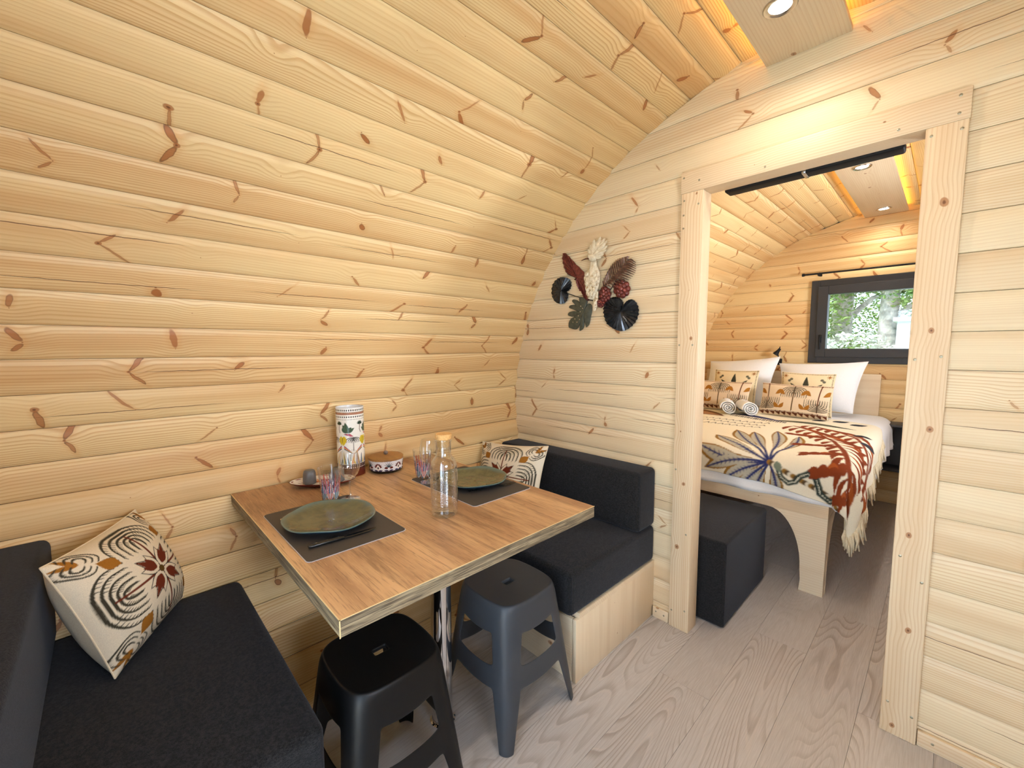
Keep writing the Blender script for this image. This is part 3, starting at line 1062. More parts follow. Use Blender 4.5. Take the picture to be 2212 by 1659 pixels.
# ------------------------------------------------------------------ stools
def stool(name, loc, mat, label):
    H, HT, HB = 0.452, 0.136, 0.182
    rows = [  # (z, kind)
        0.452, 0.446, 0.43, 0.375, 0.360, 0.350, 0.31, 0.268, 0.258, 0.208, 0.184, 0.174, 0.09, 0.012, 0.0]

    def sin_(z):
        if z > 0.2: return np.interp(z, [0.262, 0.37], [0.80, 0.76])
        return np.interp(z, [0.0, 0.184], [0.97, 0.77])
    S = [-1, None, -0.3, 0.3, None, 1]

    def pt(side, j, z, sag=0.0):
        t = 1 - z / H
        h = HT + (HB - HT) * t
        if z > 0.44: h -= (z - 0.44) / 0.012 * 0.006
        rc = 0.055 + (0.030 - 0.055) * t
        a = h - rc
        w = {0: -1, 1: -sin_(z), 2: -0.3 * sin_(z) / 0.6, 3: 0.3 * sin_(z) / 0.6, 4: sin_(z), 5: 1}
        bow = 0.006 * (1 - t)
        if j <= 5:
            s = w[j]
            p = (a * s, -(h + bow * (1 - s * s)))
        else:
            an = math.radians(30 if j == 6 else 60)
            p = (a + rc * math.sin(an), -(a + rc * math.cos(an)))
        c, s_ = [(1, 0), (0, 1), (-1, 0), (0, -1)][side]
        dz = 0.0
        if j in (2, 3): dz = sag
        return (p[0] * c - p[1] * s_, p[0] * s_ + p[1] * c, z + dz)
    NC = 8
    bm = bmesh.new()
    grid = []
    for ri, z in enumerate(rows):
        sag = 0.0
        if 3 <= ri <= 5: sag = -0.012
        elif 7 <= ri <= 8: sag = -0.012
        elif 9 <= ri <= 11: sag = -0.014
        grid.append([bm.verts.new(pt(s, j, z, sag)) for s in range(4) for j in range(NC)])
    n = 4 * NC
    for ri in range(len(rows) - 1):
        for k in range(n):
            j = k % NC
            mid = j in (1, 2, 3)
            if mid and (ri in (5, 6) or ri == 4 or ri == 7) and ri in (4, 5, 6, 7): continue
            if mid and ri >= 10: continue
            bm.faces.new((grid[ri][k], grid[ri + 1][k], grid[ri + 1][(k + 1) % n], grid[ri][(k + 1) % n]))
    # seat: rings from the rim to the small slot
    prev = grid[0]
    for f, dz in ((0.965, 0.0005), (0.9, -0.001), (0.55, -0.003)):
        ring = [bm.verts.new((v.co.x * f, v.co.y * f, H + dz)) for v in grid[0]]
        for k in range(n): bm.faces.new((prev[k], prev[(k + 1) % n], ring[(k + 1) % n], ring[k]))
        prev = ring
    for sc, dz in ((1.35, -0.003), (1.0, -0.0035), (0.97, -0.016)):
        ring = []
        for v in grid[0]:
            m = max(abs(v.co.x), abs(v.co.y))
            ring.append(bm.verts.new((v.co.x / m * 0.0125 * sc, v.co.y / m * 0.0195 * sc, H + dz)))
        for k in range(n): bm.faces.new((prev[k], prev[(k + 1) % n], ring[(k + 1) % n], ring[k]))
        prev = ring
    o = from_bm(name, bm, mat, None, Matrix.Translation(loc), True)
    m = o.modifiers.new('thickness', 'SOLIDIFY'); m.thickness = 0.0045; m.offset = -1
    m = o.modifiers.new('round', 'SUBSURF'); m.levels = 2; m.render_levels = 2
    tag(o, label, 'stool')
    return o


stool('stacking_stool', (-1.070, 1.008, 0), M['stool_grey'], 'blue-grey plastic stool under the far half of the table')
stool('stacking_stool', (-1.068, 0.508, 0), M['stool_black'], 'black plastic stool under the near corner of the table')


# ------------------------------------------------------------------ pillows
def pillow(name, corners, thick, cv, n, mat_back, label, group=None, mats=None, pinch=0.06, seed=0, flip=False):
    """corners: bottom-left, bottom-right, top-right, top-left as seen from the front; cv: printed design or None"""
    a, b, c, d = [V(p) for p in corners]
    cen = (a + b + c + d) / 4
    nrm = (b - a).cross(d - a) + (c - b).cross(a - b)
    nrm.normalize()
    t = np.linspace(0, 1, n)
    U, W = np.meshgrid(t, t)
    u2, w2 = 2 * U - 1, 2 * W - 1
    # outline drawn in between the corners
    pu = 0.5 + (u2 * (1 - pinch * (1 - w2 ** 2))) / 2
    pw = 0.5 + (w2 * (1 - pinch * (1 - u2 ** 2))) / 2
    A = [np.array(q) for q in (a, b, c, d)]
    P = (A[0] * ((1 - pu) * (1 - pw))[..., None] + A[1] * (pu * (1 - pw))[..., None] + A[2] * (pu * pw)[..., None] + A[3] * ((1 - pu) * pw)[..., None])
    f = ((1 - np.abs(u2) ** 2.6) * (1 - np.abs(w2) ** 2.6)) ** 0.62
    rs = np.random.RandomState(seed + 3)
    wr = np.zeros_like(f)
    for _ in range(7):
        k = rs.uniform(-7, 7, 2); ph = rs.uniform(0, 6.28)
        wr += np.sin(k[0] * U + k[1] * W + ph) * 0.02
    edge = np.clip(1 - f, 0, 1)
    h = thick / 2 * (f * (1 + wr * 0.6)) + 0.003 * wr * 8 * edge * f
    N = np.array(nrm)
    F = P + N * h[..., None] - np.array(cen)
    Bk = P - N * (thick / 2 * f)[..., None] - np.array(cen)
    nb = n * n
    idx = np.arange(nb).reshape(n, n)
    q = np.stack([idx[:-1, :-1], idx[:-1, 1:], idx[1:, 1:], idx[1:, :-1]], -1).reshape(-1, 4)
    e = empty(name, cen, label=label, cat='pillow', group=group)
    me = bpy.data.meshes.new('front_cover')
    me.from_pydata(F.reshape(-1, 3).tolist(), [], q.tolist())
    if cv is not None:
        cc = cv.sample((U * cv.w + cv.u0).ravel(), (W * cv.h + cv.v0).ravel())[:, :3]
        set_col(me, cc)
        link('front_cover', me, M['print'], e, None, True)
    else:
        link('front_cover', me, mat_back, e, None, True)
    st = max(1, (n - 1) // 28)
    sub = list(range(0, n, st))
    if sub[-1] != n - 1: sub.append(n - 1)
    Bs = Bk[np.ix_(sub, sub)]
    m = len(sub)
    idx = np.arange(m * m).reshape(m, m)
    q = np.stack([idx[:-1, :-1], idx[1:, :-1], idx[1:, 1:], idx[:-1, 1:]], -1).reshape(-1, 4)
    from_py('back_cover', Bs.reshape(-1, 3).tolist(), q.tolist(), mat_back, e, None, True)
    ring = [F[0, j] for j in range(0, n, 3)] + [F[i, n - 1] for i in range(0, n, 3)] + [F[n - 1, j] for j in range(n - 1, -1, -3)] + [F[i, 0] for i in range(n - 1, -1, -3)]
    tube('seam', [tuple(p) for p in ring], 0.0022, mat_back, e, 6)
    return e


CREAM = np.array(lin(236, 222, 198))
DK = lin(66, 60, 48); RUST = lin(112, 46, 26); OCH = lin(166, 108, 38); BLK = lin(36, 32, 28)


def palm_canvas():
    cv = Canvas(1.0, 1.0, 420, CREAM)
    # four crowns that face outwards, a four-leaved flower in the middle, small crowns and leaves at the corners
    for k in range(4):
        a = k * PI / 2
        palm(cv, 0.5 + 0.465 * math.sin(a), 0.5 + 0.465 * math.cos(a), 0.265, -a, DK, 5, None, asp=1.0, wid=0.034, drop=1.15)
    for k in range(4):
        a = k * PI / 2
        cv.stroke([(0.5, 0.5), (0.5 + 0.40 * math.sin(a), 0.5 + 0.40 * math.cos(a))], 0.011, 0.008, RUST)
    for k in range(4):
        a = PI / 4 + k * PI / 2
        ca, sa = math.cos(a), math.sin(a)
        for col, dl, wd in ((BLK, 0.0, 0.042), (tuple(CREAM), 0.012, 0.034)):
            for off, ln in ((0.0, 0.265), (-0.40, 0.215), (0.40, 0.215)):
                b = a + off
                cv.leaf(0.5 + 0.02 * ca, 0.5 + 0.02 * sa, 0.5 + (ln - dl) * math.cos(b), 0.5 + (ln - dl) * math.sin(b), wd, col)
        for off, ln in ((0.0, 0.25), (-0.24, 0.19), (0.24, 0.19)):
            b = a + off
            cv.leaf(0.5 + 0.05 * ca, 0.5 + 0.05 * sa, 0.5 + ln * math.cos(b), 0.5 + ln * math.sin(b), 0.028, RUST)
    cv.ell(0.5, 0.5, 0.032, 0.032, lin(92, 66, 24))
    for k in range(4):
        a = PI / 4 + k * PI / 2
        ca, sa = math.cos(a), math.sin(a)
        bx, by = 0.5 + 0.36 * ca, 0.5 + 0.36 * sa
        for off in (-0.4, 0, 0.4):
            cv.leaf(bx + 0.13 * ca, by + 0.13 * sa, bx - 0.015 * math.cos(a + off * 3) , by - 0.015 * math.sin(a + off * 3), 0.030, OCH, off * 0.25, pw=1.4)
        cx, cy = 0.5 + 0.61 * ca, 0.5 + 0.61 * sa
        for off in (-0.6, 0.6):
            cv.leaf(cx - 0.05 * ca, cy - 0.05 * sa, cx + 0.08 * math.cos(a + off), cy + 0.08 * math.sin(a + off), 0.020, OCH)
        for sd in (-1, 1):
            qx, qy = cx - 0.05 * ca - sd * 0.10 * sa, cy - 0.05 * sa + sd * 0.10 * ca
            palm(cv, qx, qy, 0.115, a - PI / 2 + sd * PI / 2, DK, 3, None, asp=0.8, wid=0.052)
    return cv


pcv = palm_canvas()
pillow('throw_pillow', [(-1.425, -0.035, 0.462), (-1.735, 0.135, 0.470), (-1.815, 0.036, 0.775), (-1.475, -0.146, 0.778)], 0.20, pcv, 190, M['cream'],
       'cream palm-print pillow leaning in the corner of the foreground bench', pinch=0.05)
pillow('throw_pillow', [(-1.80, 1.44, 0.462), (-1.35, 1.46, 0.462), (-1.345, 1.545, 0.815), (-1.825, 1.525, 0.765)], 0.13, pcv, 130, M['cream'],
       'cream palm-print pillow behind the table against the far back cushion', pinch=0.07, seed=5)

# ------------------------------------------------------------------ things on the table
TZ = 0.7503


def placemat(y0, label):
    e = empty('placemat', (-1.32, y0 + 0.1425, TZ), label=label, cat='placemat', group='placemats on the table')
    def outline(w, h, r):
        P = []
        for cx, cy, a0 in ((w - r, h - r, 0), (-w + r, h - r, 90), (-w + r, -h + r, 180), (w - r, -h + r, 270)):
            P += [(cx + r * math.cos(math.radians(a0 + 15 * k)), cy + r * math.sin(math.radians(a0 + 15 * k))) for k in range(7)]
        return P
    prism('edge', outline(0.2145, 0.1435, 0.014), 2, 0.0, 0.0012, M['mat_edge'], e)
    prism('leather', outline(0.2125, 0.1415, 0.013), 2, 0.0012, 0.0024, M['mat'], e)
    return e


placemat(0.338, 'dark brown placemat under the near plate')
placemat(0.885, 'dark brown placemat under the far plate')


def plate(loc, label, rot):
    n, seg = 0, 72
    prof = [(0, 0.006), (0.03, 0.006), (0.06, 0.0065), (0.085, 0.008), (0.105, 0.013), (0.122, 0.0195), (0.133, 0.0245), (0.1365, 0.0255), (0.138, 0.024), (0.135, 0.020), (0.118, 0.010), (0.095, 0.002), (0.07, 0.0), (0.0, 0.0)]
    vs, fs = [], []
    for r, z in prof:
        for k in range(seg):
            a = 2 * PI * k / seg
            w = 1 + 0.025 * math.cos(2 * a + 0.6) + 0.014 * math.cos(3 * a) + 0.006 * math.sin(7 * a)
            dz = 0.002 * math.sin(5 * a + 1) * (r / 0.138) ** 3
            vs.append((r * w * math.cos(a), r * w * math.sin(a), z + (dz if z > 0.006 else 0)))
    for i in range(len(prof) - 1):
        for k in range(seg):
            fs.append((i * seg + k, i * seg + (k + 1) % seg, (i + 1) * seg + (k + 1) % seg, (i + 1) * seg + k))
    bm = bmesh.new()
    bv = [bm.verts.new(v) for v in vs]
    for f in fs: bm.faces.new([bv[i] for i in f])
    bmesh.ops.remove_doubles(bm, verts=bm.verts, dist=1e-6)
    o = from_bm('dinner_plate', bm, M['plate'], None, Matrix.Translation(loc) @ Matrix.Rotation(rot, 4, 'Z'), True)
    return tag(o, label, 'plate', 'stoneware plates on the table')


plate((-1.325, 0.478, TZ + 0.0025), 'glazed olive-green plate on the near placemat', 0.5)
plate((-1.318, 1.052, TZ + 0.0025), 'glazed olive-green plate on the far placemat behind the carafe', 2.0)


def lofted(name, pts, widths, heights, mat, parent, mw=None):
    """flat bar along pts with varying width and thickness"""
    bm = bmesh.new()
    rings = []
    for i, p in enumerate(pts):
        p = V(p)
        t = (V(pts[min(i + 1, len(pts) - 1)]) - V(pts[max(i - 1, 0)])).normalized()
        s = t.cross(V((0, 0, 1))).normalized()
        w, h = widths[i] / 2, heights[i] / 2
        rings.append([bm.verts.new(p + s * (w * math.cos(2 * PI * k / 10)) + V((0, 0, 1)) * (h * math.sin(2 * PI * k / 10))) for k in range(10)])
    for a, b in zip(rings, rings[1:]):
        for k in range(10): bm.faces.new((a[k], a[(k + 1) % 10], b[(k + 1) % 10], b[k]))
    bm.faces.new(rings[0][::-1]); bm.faces.new(rings[-1])
    return from_bm(name, bm, mat, parent, mw, True, 1.0)


def knife(p0, p1, label):
    d = V((p1[0] - p0[0], p1[1] - p0[1], 0)); L = d.length
    e = empty('table_knife', (p0[0], p0[1], TZ + 0.0026), math.atan2(d.y, d.x), label, 'knife')
    h = 0.095
    hd = lofted('handle', [(0, 0, 0.0055), (0.008, 0, 0.0055), (0.05, 0, 0.006), (h - 0.01, 0, 0.0055), (h, 0, 0.005)], [0.010, 0.016, 0.015, 0.015, 0.012], [0.007, 0.010, 0.011, 0.010, 0.008], M['black_gloss'], e)
    for xr in (0.02, 0.05, 0.08):
        lathe('rivet', [(0, 0.0008), (0.002, 0.0006), (0.002, -0.001)], M['steel'], hd, (xr, 0, 0.0108), seg=10)
    lofted('blade', [(h - 0.002, 0, 0.005), (h + 0.03, 0, 0.005), (L - 0.02, 0.002, 0.005), (L, 0.006, 0.005)], [0.012, 0.017, 0.013, 0.002], [0.003, 0.002, 0.0016, 0.001], M['black_gloss'], e)


def fork(p0, p1, label, mat):
    d = V((p1[0] - p0[0], p1[1] - p0[1], 0)); L = d.length
    e = empty('table_fork', (p0[0], p0[1], TZ + 0.0026), math.atan2(d.y, d.x), label, 'fork')
    lofted('handle', [(0, 0, 0.003), (0.03, 0, 0.004), (L * 0.6, 0, 0.010), (L - 0.065, 0, 0.007)], [0.010, 0.014, 0.007, 0.008], [0.003, 0.003, 0.004, 0.004], mat, e)
    lofted('head', [(L - 0.068, 0, 0.007), (L - 0.055, 0, 0.005), (L - 0.040, 0, 0.005)], [0.008, 0.020, 0.023], [0.004, 0.003, 0.0025], mat, e)
    for k in range(4):
        yy = (k - 1.5) * 0.0062
        lofted('tine', [(L - 0.042, yy, 0.005), (L - 0.02, yy, 0.0065), (L, yy, 0.011)], [0.004, 0.0034, 0.0018], [0.0024, 0.002, 0.0014], mat, e)


knife((-1.183, 0.365), (-1.169, 0.556), 'black-handled knife beside the near plate')
fork((-1.445, 0.366), (-1.432, 0.555), 'metal fork half hidden under the near plate', M['steel'])
fork((-1.236, 0.962), (-1.178, 1.150), 'dark fork in front of the far plate', M['black_gloss'])
knife((-1.452, 0.945), (-1.452, 1.13), 'black-handled knife behind the far plate')


# glassware
def wine_glass(loc, label):
    e = empty('wine_glass', loc, label=label, cat='wine glass', group='stemmed wine glasses on the table')
    bowl = [(0.0, 0.0775), (0.008, 0.078), (0.018, 0.083), (0.028, 0.094), (0.0345, 0.110), (0.0365, 0.124), (0.0355, 0.142), (0.0325, 0.160), (0.0295, 0.176), (0.0285, 0.1765), (0.0285, 0.176)]
    lathe('bowl', bowl, M['glass'], e)
    lathe('stem', [(0.0, 0.079), (0.006, 0.077), (0.0036, 0.068), (0.0032, 0.03), (0.0045, 0.010), (0.010, 0.005)], M['glass'], e, seg=20)
    lathe('foot', [(0.010, 0.005), (0.022, 0.0025), (0.034, 0.0012), (0.034, 0.0), (0.0, 0.0)], M['glass'], e)
    return e


wine_glass((-1.478, 0.607, TZ + 0.0025), 'stemmed wine glass beside the near plate')
wine_glass((-1.447, 0.920, TZ + 0.0025), 'stemmed wine glass behind the carafe')


def tumbler_canvas():
    cv = Canvas(1.0, 0.55, 420, np.array(lin(200, 120, 110)))
    rs = random.Random(4)
    cols = [lin(170, 40, 70), lin(206, 70, 60), lin(40, 60, 120), lin(84, 120, 140), lin(214, 150, 60), lin(120, 30, 60), lin(235, 225, 215), lin(40, 36, 50)]
    for i in range(70):
        x, y = rs.random(), rs.uniform(0.0, 0.15)
        cv.stroke([(x, y), (x + rs.uniform(-0.03, 0.03), y + 0.05)], 0.011, 0.004, rs.choice(cols))
    for k in range(8):
        x = (k + 0.5) / 8
        c = [lin(70, 100, 116), lin(160, 40, 66), lin(58, 74, 90), lin(196, 96, 70)][k % 4]
        cv.leaf(x, 0.02, x + 0.01, 0.33, 0.058, lin(230, 226, 218))
        L, R, m = cv.leaf(x, 0.03, x + 0.01, 0.32, 0.05, c)
        cv.stroke(m, 0.004, 0.003, lin(200, 210, 210))
        for i in range(2, 12):
            cv.stroke([m[i], (L[min(i + 1, 14)][0], L[min(i + 1, 14)][1] + 0.01)], 0.0022, 0.0015, lin(190, 200, 200))
            cv.stroke([m[i], (R[min(i + 1, 14)][0], R[min(i + 1, 14)][1] + 0.01)], 0.0022, 0.0015, lin(190, 200, 200))
    for k in range(24):
        x = (k + 0.3) / 24
        cv.stroke([(x, 0.16), (x + rs.uniform(-0.03, 0.03), 0.40)], 0.009, 0.004, rs.choice(cols[:4] + [lin(190, 120, 150)]))
    for x in (0.2, 0.7):
        for off in np.linspace(-0.9, 0.9, 7):
            cv.leaf(x, 0.34, x + 0.13 * math.sin(off), 0.34 + 0.13 * math.cos(off), 0.018, lin(190, 176, 160))
    return cv


TCV = tumbler_canvas()


def tumbler(loc, label):
    e = empty('drinking_glass', loc, label=label, cat='glass', group='printed drinking glasses on the table')
    seg, rows = 120, 60
    vs, fs, cols = [], [], []
    for i in range(rows + 1):
        z = 0.120 * i / rows
        r = 0.0275 + (0.0405 - 0.0275) * (i / rows)
        for k in range(seg):
            a = 2 * PI * k / seg
            vs.append((r * math.cos(a), r * math.sin(a), z))
    for i in range(rows):
        for k in range(seg):
            fs.append((i * seg + k, i * seg + (k + 1) % seg, (i + 1) * seg + (k + 1) % seg, (i + 1) * seg + k))
    me = bpy.data.meshes.new('glass_body')
    me.from_pydata(vs, [], fs)
    kk = np.arange(len(vs))
    U = (kk % seg) / seg
    Wv = (kk // seg) / rows * 0.55
    c = TCV.sample(U, Wv)
    set_col(me, c)
    link('glass_body', me, M['glass_print'], e, None, True)
    lathe('glass_base', [(0.0, 0.007), (0.027, 0.008), (0.0275, 0.0), (0.0, 0.0)], M['glass'], e)
    lathe('rim', [(0.0405, 0.1195), (0.0410, 0.1203), (0.0402, 0.1207), (0.0396, 0.1203)], M['glass'], e)
    return e


tumbler((-1.522, 0.553, TZ + 0.0025), 'drinking glass with colourful leaf print behind the near plate')
tumbler((-1.522, 0.938, TZ + 0.0025), 'drinking glass with colourful leaf print behind the carafe')

cf = empty('water_carafe', (-1.132, 0.778, TZ), label='clear ribbed glass carafe with cork stopper', cat='carafe')
prof = [(0.0, 0.004), (0.030, 0.003), (0.038, 0.0), (0.0425, 0.004), (0.0435, 0.012), (0.0435, 0.036)]
z = 0.04
while z < 0.146:
    prof += [(0.0434, z), (0.0449, z + 0.0013), (0.0434, z + 0.0026)]
    z += 0.0052
prof += [(0.0436, 0.160), (0.0425, 0.170), (0.039, 0.181), (0.033, 0.190), (0.027, 0.196), (0.0245, 0.203), (0.0245, 0.244), (0.0265, 0.247), (0.0265, 0.252), (0.0235, 0.253)]
lathe('body', prof, M['glass'], cf, seg=56, angle=None)
lathe('inner_wall', [(0.0, 0.010), (0.036, 0.010), (0.0405, 0.018), (0.0405, 0.160), (0.037, 0.178), (0.028, 0.191), (0.0225, 0.203), (0.0225, 0.252)], M['glass'], cf, seg=48, angle=None)
lathe('cork_stopper', [(0.0, 0.228), (0.0215, 0.228), (0.0222, 0.252), (0.0262, 0.253), (0.0265, 0.268), (0.025, 0.270), (0.0, 0.270)], M['cork'], cf, seg=36)


# tall printed tin
def tin_canvas():
    cv = Canvas(1.0, 0.86, 460, np.array(lin(240, 236, 226)))
    rs = random.Random(11)
    N = 40
    for yb in (0.835, 0.755):
        for k in range(N):
            x = (k + 0.5) / N
            cv.poly([(x - 0.006, yb - 0.010), (x + 0.006, yb - 0.010), (x + 0.006, yb + 0.010), (x - 0.006, yb + 0.010)], lin(26, 24, 24))
    cv.poly([(0, 0.782), (1, 0.782), (1, 0.812), (0, 0.812)], lin(196, 140, 110))
    for k in range(60):
        x = k / 60
        cv.poly([(x, 0.784), (x + 0.012, 0.784), (x + 0.006, 0.80)], lin(96, 34, 26))
        cv.poly([(x + 0.008, 0.811), (x + 0.020, 0.811), (x + 0.014, 0.798)], lin(40, 30, 30))
    for k in range(30):
        x = k / 30
        cv.stroke([(x, 0.722), (x + 0.024, 0.722)], 0.0018, 0.0018, lin(60, 56, 52))
    GR, YE, BL, PK, DKG = lin(74, 96, 76), lin(218, 190, 52), lin(50, 66, 120), lin(222, 120, 128), lin(44, 60, 44)
    for m in range(4):
        x0 = m * 0.25
        # big green leaf pair
        for dx, dy, w in ((-0.05, 0.10, 0.030), (-0.02, 0.13, 0.028), (0.05, 0.07, 0.026), (0.085, 0.06, 0.022), (-0.075, 0.06, 0.022)):
            cv.leaf(x0 + 0.06, 0.56, x0 + 0.06 + dx, 0.56 + dy, w, GR)
            cv.stroke([(x0 + 0.06, 0.56), (x0 + 0.06 + dx, 0.56 + dy)], 0.002, 0.001, DKG)
        # bird with pink and blue feathers
        for k in range(6):
            cv.stroke([(x0 + 0.03 + 0.012 * k, 0.545), (x0 + 0.10 + 0.006 * k, 0.515)], 0.006, 0.002, [PK, BL, lin(208, 84, 70)][k % 3])
        # small palm and lemons
        palm(cv, x0 + 0.13, 0.50, 0.085, 0.0, BLK, 4, lin(80, 74, 60), 1.9, wid=0.055)
        for sd in (-1, 1):
            cx = x0 + 0.13 + sd * 0.105
            cv.leaf(cx, 0.52, cx + sd * 0.012, 0.40, 0.032, YE)
            cv.stroke([(cx + 0.02 * sd, 0.50), (cx + 0.03 * sd, 0.42)], 0.003, 0.002, DKG)
            for k in range(5):
                cv.stroke([(cx, 0.395 - 0.008 * k), (cx - sd * (0.06 + 0.01 * k), 0.345 - 0.012 * k)], 0.006, 0.002, [BL, PK, lin(208, 84, 70), lin(240, 206, 90), BL][k])
        # slim palm on the right
        for off in np.linspace(-1.2, 1.2, 6):
            cv.leaf(x0 + 0.215, 0.66, x0 + 0.215 + 0.045 * math.sin(off), 0.66 + 0.05 * math.cos(off), 0.009, DKG)
        cv.stroke([(x0 + 0.215, 0.66), (x0 + 0.208, 0.60), (x0 + 0.222, 0.56)], 0.004, 0.004, lin(90, 70, 50))
        # undergrowth
        for k in range(14):
            x = x0 + k * 0.018
            cv.stroke([(x, 0.18), (x + rs.uniform(-0.03, 0.03), 0.25 + rs.random() * 0.09)], 0.007, 0.002, rs.choice([GR, YE, BL, lin(140, 170, 176), lin(226, 150, 90), DKG]))
    cv.poly([(0, 0), (1, 0), (1, 0.17), (0, 0.17)], lin(104, 44, 28))
    cv.poly([(0, 0.11), (1, 0.11), (1, 0.17), (0, 0.17)], lin(60, 34, 28))
    for k in range(44):
        x = k / 44
        cv.poly([(x, 0.118), (x + 0.011, 0.118), (x + 0.011, 0.134), (x, 0.134)], lin(226, 190, 170))
        cv.poly([(x + 0.004, 0.146), (x + 0.014, 0.146), (x + 0.009, 0.162)], lin(230, 200, 180))
    return cv


def printed_tube(name, r, h, cv, parent, seg=240, rows=200, rot=0.0, z0=0.0, rtop=None):
    kk = np.arange(seg * (rows + 1))
    a = (kk % seg) / seg * 2 * PI + rot
    t = (kk // seg) / rows
    rr = r + ((rtop or r) - r) * t
    P = np.stack([rr * np.cos(a), rr * np.sin(a), z0 + t * h], -1)
    idx = np.arange(seg * (rows + 1)).reshape(rows + 1, seg)
    nx = np.roll(idx, -1, 1)
    q = np.stack([idx[:-1], nx[:-1], nx[1:], idx[1:]], -1).reshape(-1, 4)
    me = bpy.data.meshes.new(name)
    me.from_pydata(P.tolist(), [], q.tolist())
    set_col(me, cv.sample((kk % seg) / seg * cv.w, t * cv.h)[:, :3])
    return link(name, me, M['print_gloss'], parent, None, True)


tn = empty('storage_tin', (-1.778, 0.740, TZ), label='tall cylindrical tin with tropical print by the wall', cat='tin')
printed_tube('printed_wall', 0.0565, 0.298, tin_canvas(), tn, rot=math.radians(-58))
lathe('rim', [(0.0565, 0.296), (0.0572, 0.298), (0.0565, 0.300), (0.0545, 0.300), (0.054, 0.298), (0.054, 0.004), (0.0, 0.004)], M['white_plastic'], tn, seg=64)
lathe('bottom_rim', [(0.0, 0.0), (0.0570, 0.0), (0.0572, 0.003), (0.0566, 0.004)], M['lid_wood'], tn, seg=64)


def bowl_canvas():
    cv = Canvas(1.0, 0.14, 520, np.array(lin(232, 228, 228)))
    for k in range(10):
        x = (k + 0.5) / 10
        if k % 2 == 0:
            for off in np.linspace(-1.2, 1.2, 7):
                cv.leaf(x, 0.05, x + 0.045 * math.sin(off), 0.05 + 0.075 * math.cos(off), 0.010, lin(96, 30, 30))
            cv.leaf(x, 0.015, x, 0.10, 0.020, lin(240, 226, 214))
            cv.leaf(x, 0.035, x, 0.075, 0.008, lin(50, 40, 50))
        else:
            for off in np.linspace(-1.1, 1.1, 6):
                cv.stroke([(x, 0.06), (x + 0.045 * math.sin(off), 0.07 + 0.06 * math.cos(off))], 0.005, 0.002, lin(60, 76, 84))
            for sd in (-1, 1):
                cv.leaf(x + sd * 0.008, 0.06, x + sd * 0.042, 0.045, 0.018, lin(104, 40, 34))
        for sd in (-1, 1):
            cv.leaf(x, 0.006, x + sd * 0.046, 0.022, 0.012, lin(64, 58, 84))
    cv.poly([(0, 0), (1, 0), (1, 0.006), (0, 0.006)], lin(60, 50, 60))
    return cv


sg = empty('lidded_bowl', (-1.735, 0.880, TZ), label='patterned ceramic bowl with a wooden lid', cat='bowl')
lathe('bowl_base', [(0.0, 0.0), (0.056, 0.0), (0.066, 0.003), (0.0725, 0.012)], M['black_gloss'], sg, seg=56)
printed_tube('printed_wall', 0.0725, 0.044, bowl_canvas(), sg, seg=260, rows=56, z0=0.012, rtop=0.0755)
ld = lathe('lid', [(0.0, 0.072), (0.050, 0.072), (0.070, 0.070), (0.0765, 0.066), (0.0765, 0.057), (0.073, 0.056), (0.0, 0.056)], M['lid_wood'], sg, seg=56)
lathe('knob', [(0.0, 0.090), (0.006, 0.0885), (0.0098, 0.083), (0.0095, 0.077), (0.006, 0.073), (0.005, 0.072)], M['knob'], ld, seg=24)

# oval dish with two cups
dsh = empty('oval_dish', (-1.727, 0.600, TZ), math.radians(60), label='small oval patterned dish by the wall', cat='dish')


def dish_canvas():
    cv = Canvas(1.0, 1.0, 300, np.array(lin(232, 220, 208)))
    for k in range(26):
        a = 2 * PI * k / 26
        cv.leaf(0.5 + 0.14 * math.cos(a), 0.5 + 0.14 * math.sin(a), 0.5 + 0.37 * math.cos(a), 0.5 + 0.37 * math.sin(a), 0.028, [lin(150, 52, 34), lin(90, 40, 40), lin(206, 130, 80)][k % 3])
    for k in range(60):
        a = 2 * PI * k / 60
        cv.ell(0.5 + 0.455 * math.cos(a), 0.5 + 0.455 * math.sin(a), 0.014, 0.014, lin(120, 36, 30))
    return cv


dcv = dish_canvas()
rings, seg = [(0.0, 0.004), (0.25, 0.004), (0.5, 0.005), (0.65, 0.008), (0.8, 0.013), (0.92, 0.0175), (1.0, 0.020)], 72
fine_r = np.linspace(0, 1, 40)
vs, U, W = [], [], []
for t in fine_r:
    zz = float(np.interp(t, [r[0] for r in rings], [r[1] for r in rings]))
    for k in range(seg):
        a = 2 * PI * k / seg
        vs.append((0.122 * t * math.cos(a), 0.066 * t * math.sin(a), zz)); U.append(0.5 + 0.49 * t * math.cos(a)); W.append(0.5 + 0.49 * t * math.sin(a))
fs = [(i * seg + k, i * seg + (k + 1) % seg, (i + 1) * seg + (k + 1) % seg, (i + 1) * seg + k) for i in range(39) for k in range(seg)]
me = bpy.data.meshes.new('printed_inside'); me.from_pydata(vs, [], fs)
set_col(me, dcv.sample(np.array(U), np.array(W))[:, :3])
link('printed_inside', me, M['print_gloss'], dsh, None, True)
M['dish_out'] = plain('oxblood_glaze', lin(96, 30, 24), 0.2)
lathe('outside', [(1.0, 0.020), (1.02, 0.0205), (1.015, 0.018), (0.9, 0.0115), (0.72, 0.004), (0.62, 0.0), (0.0, 0.0)], M['dish_out'], dsh, seg=72, sx=0.122, sy=0.066)
for (x, y), lb in (((-1.762, 0.560), 'small grey cup upside down at the left end of the oval dish'), ((-1.712, 0.655), 'small grey cup upside down behind the printed glass')):
    o = lathe('espresso_cup', [(0.0, 0.054), (0.016, 0.054), (0.0205, 0.051), (0.0235, 0.040), (0.0245, 0.020), (0.0250, 0.0), (0.0225, 0.0), (0.021, 0.04), (0.0, 0.046)], M['mug'], None, (x, y, TZ + 0.0068), seg=36)
    tag(o, lb, 'cup')


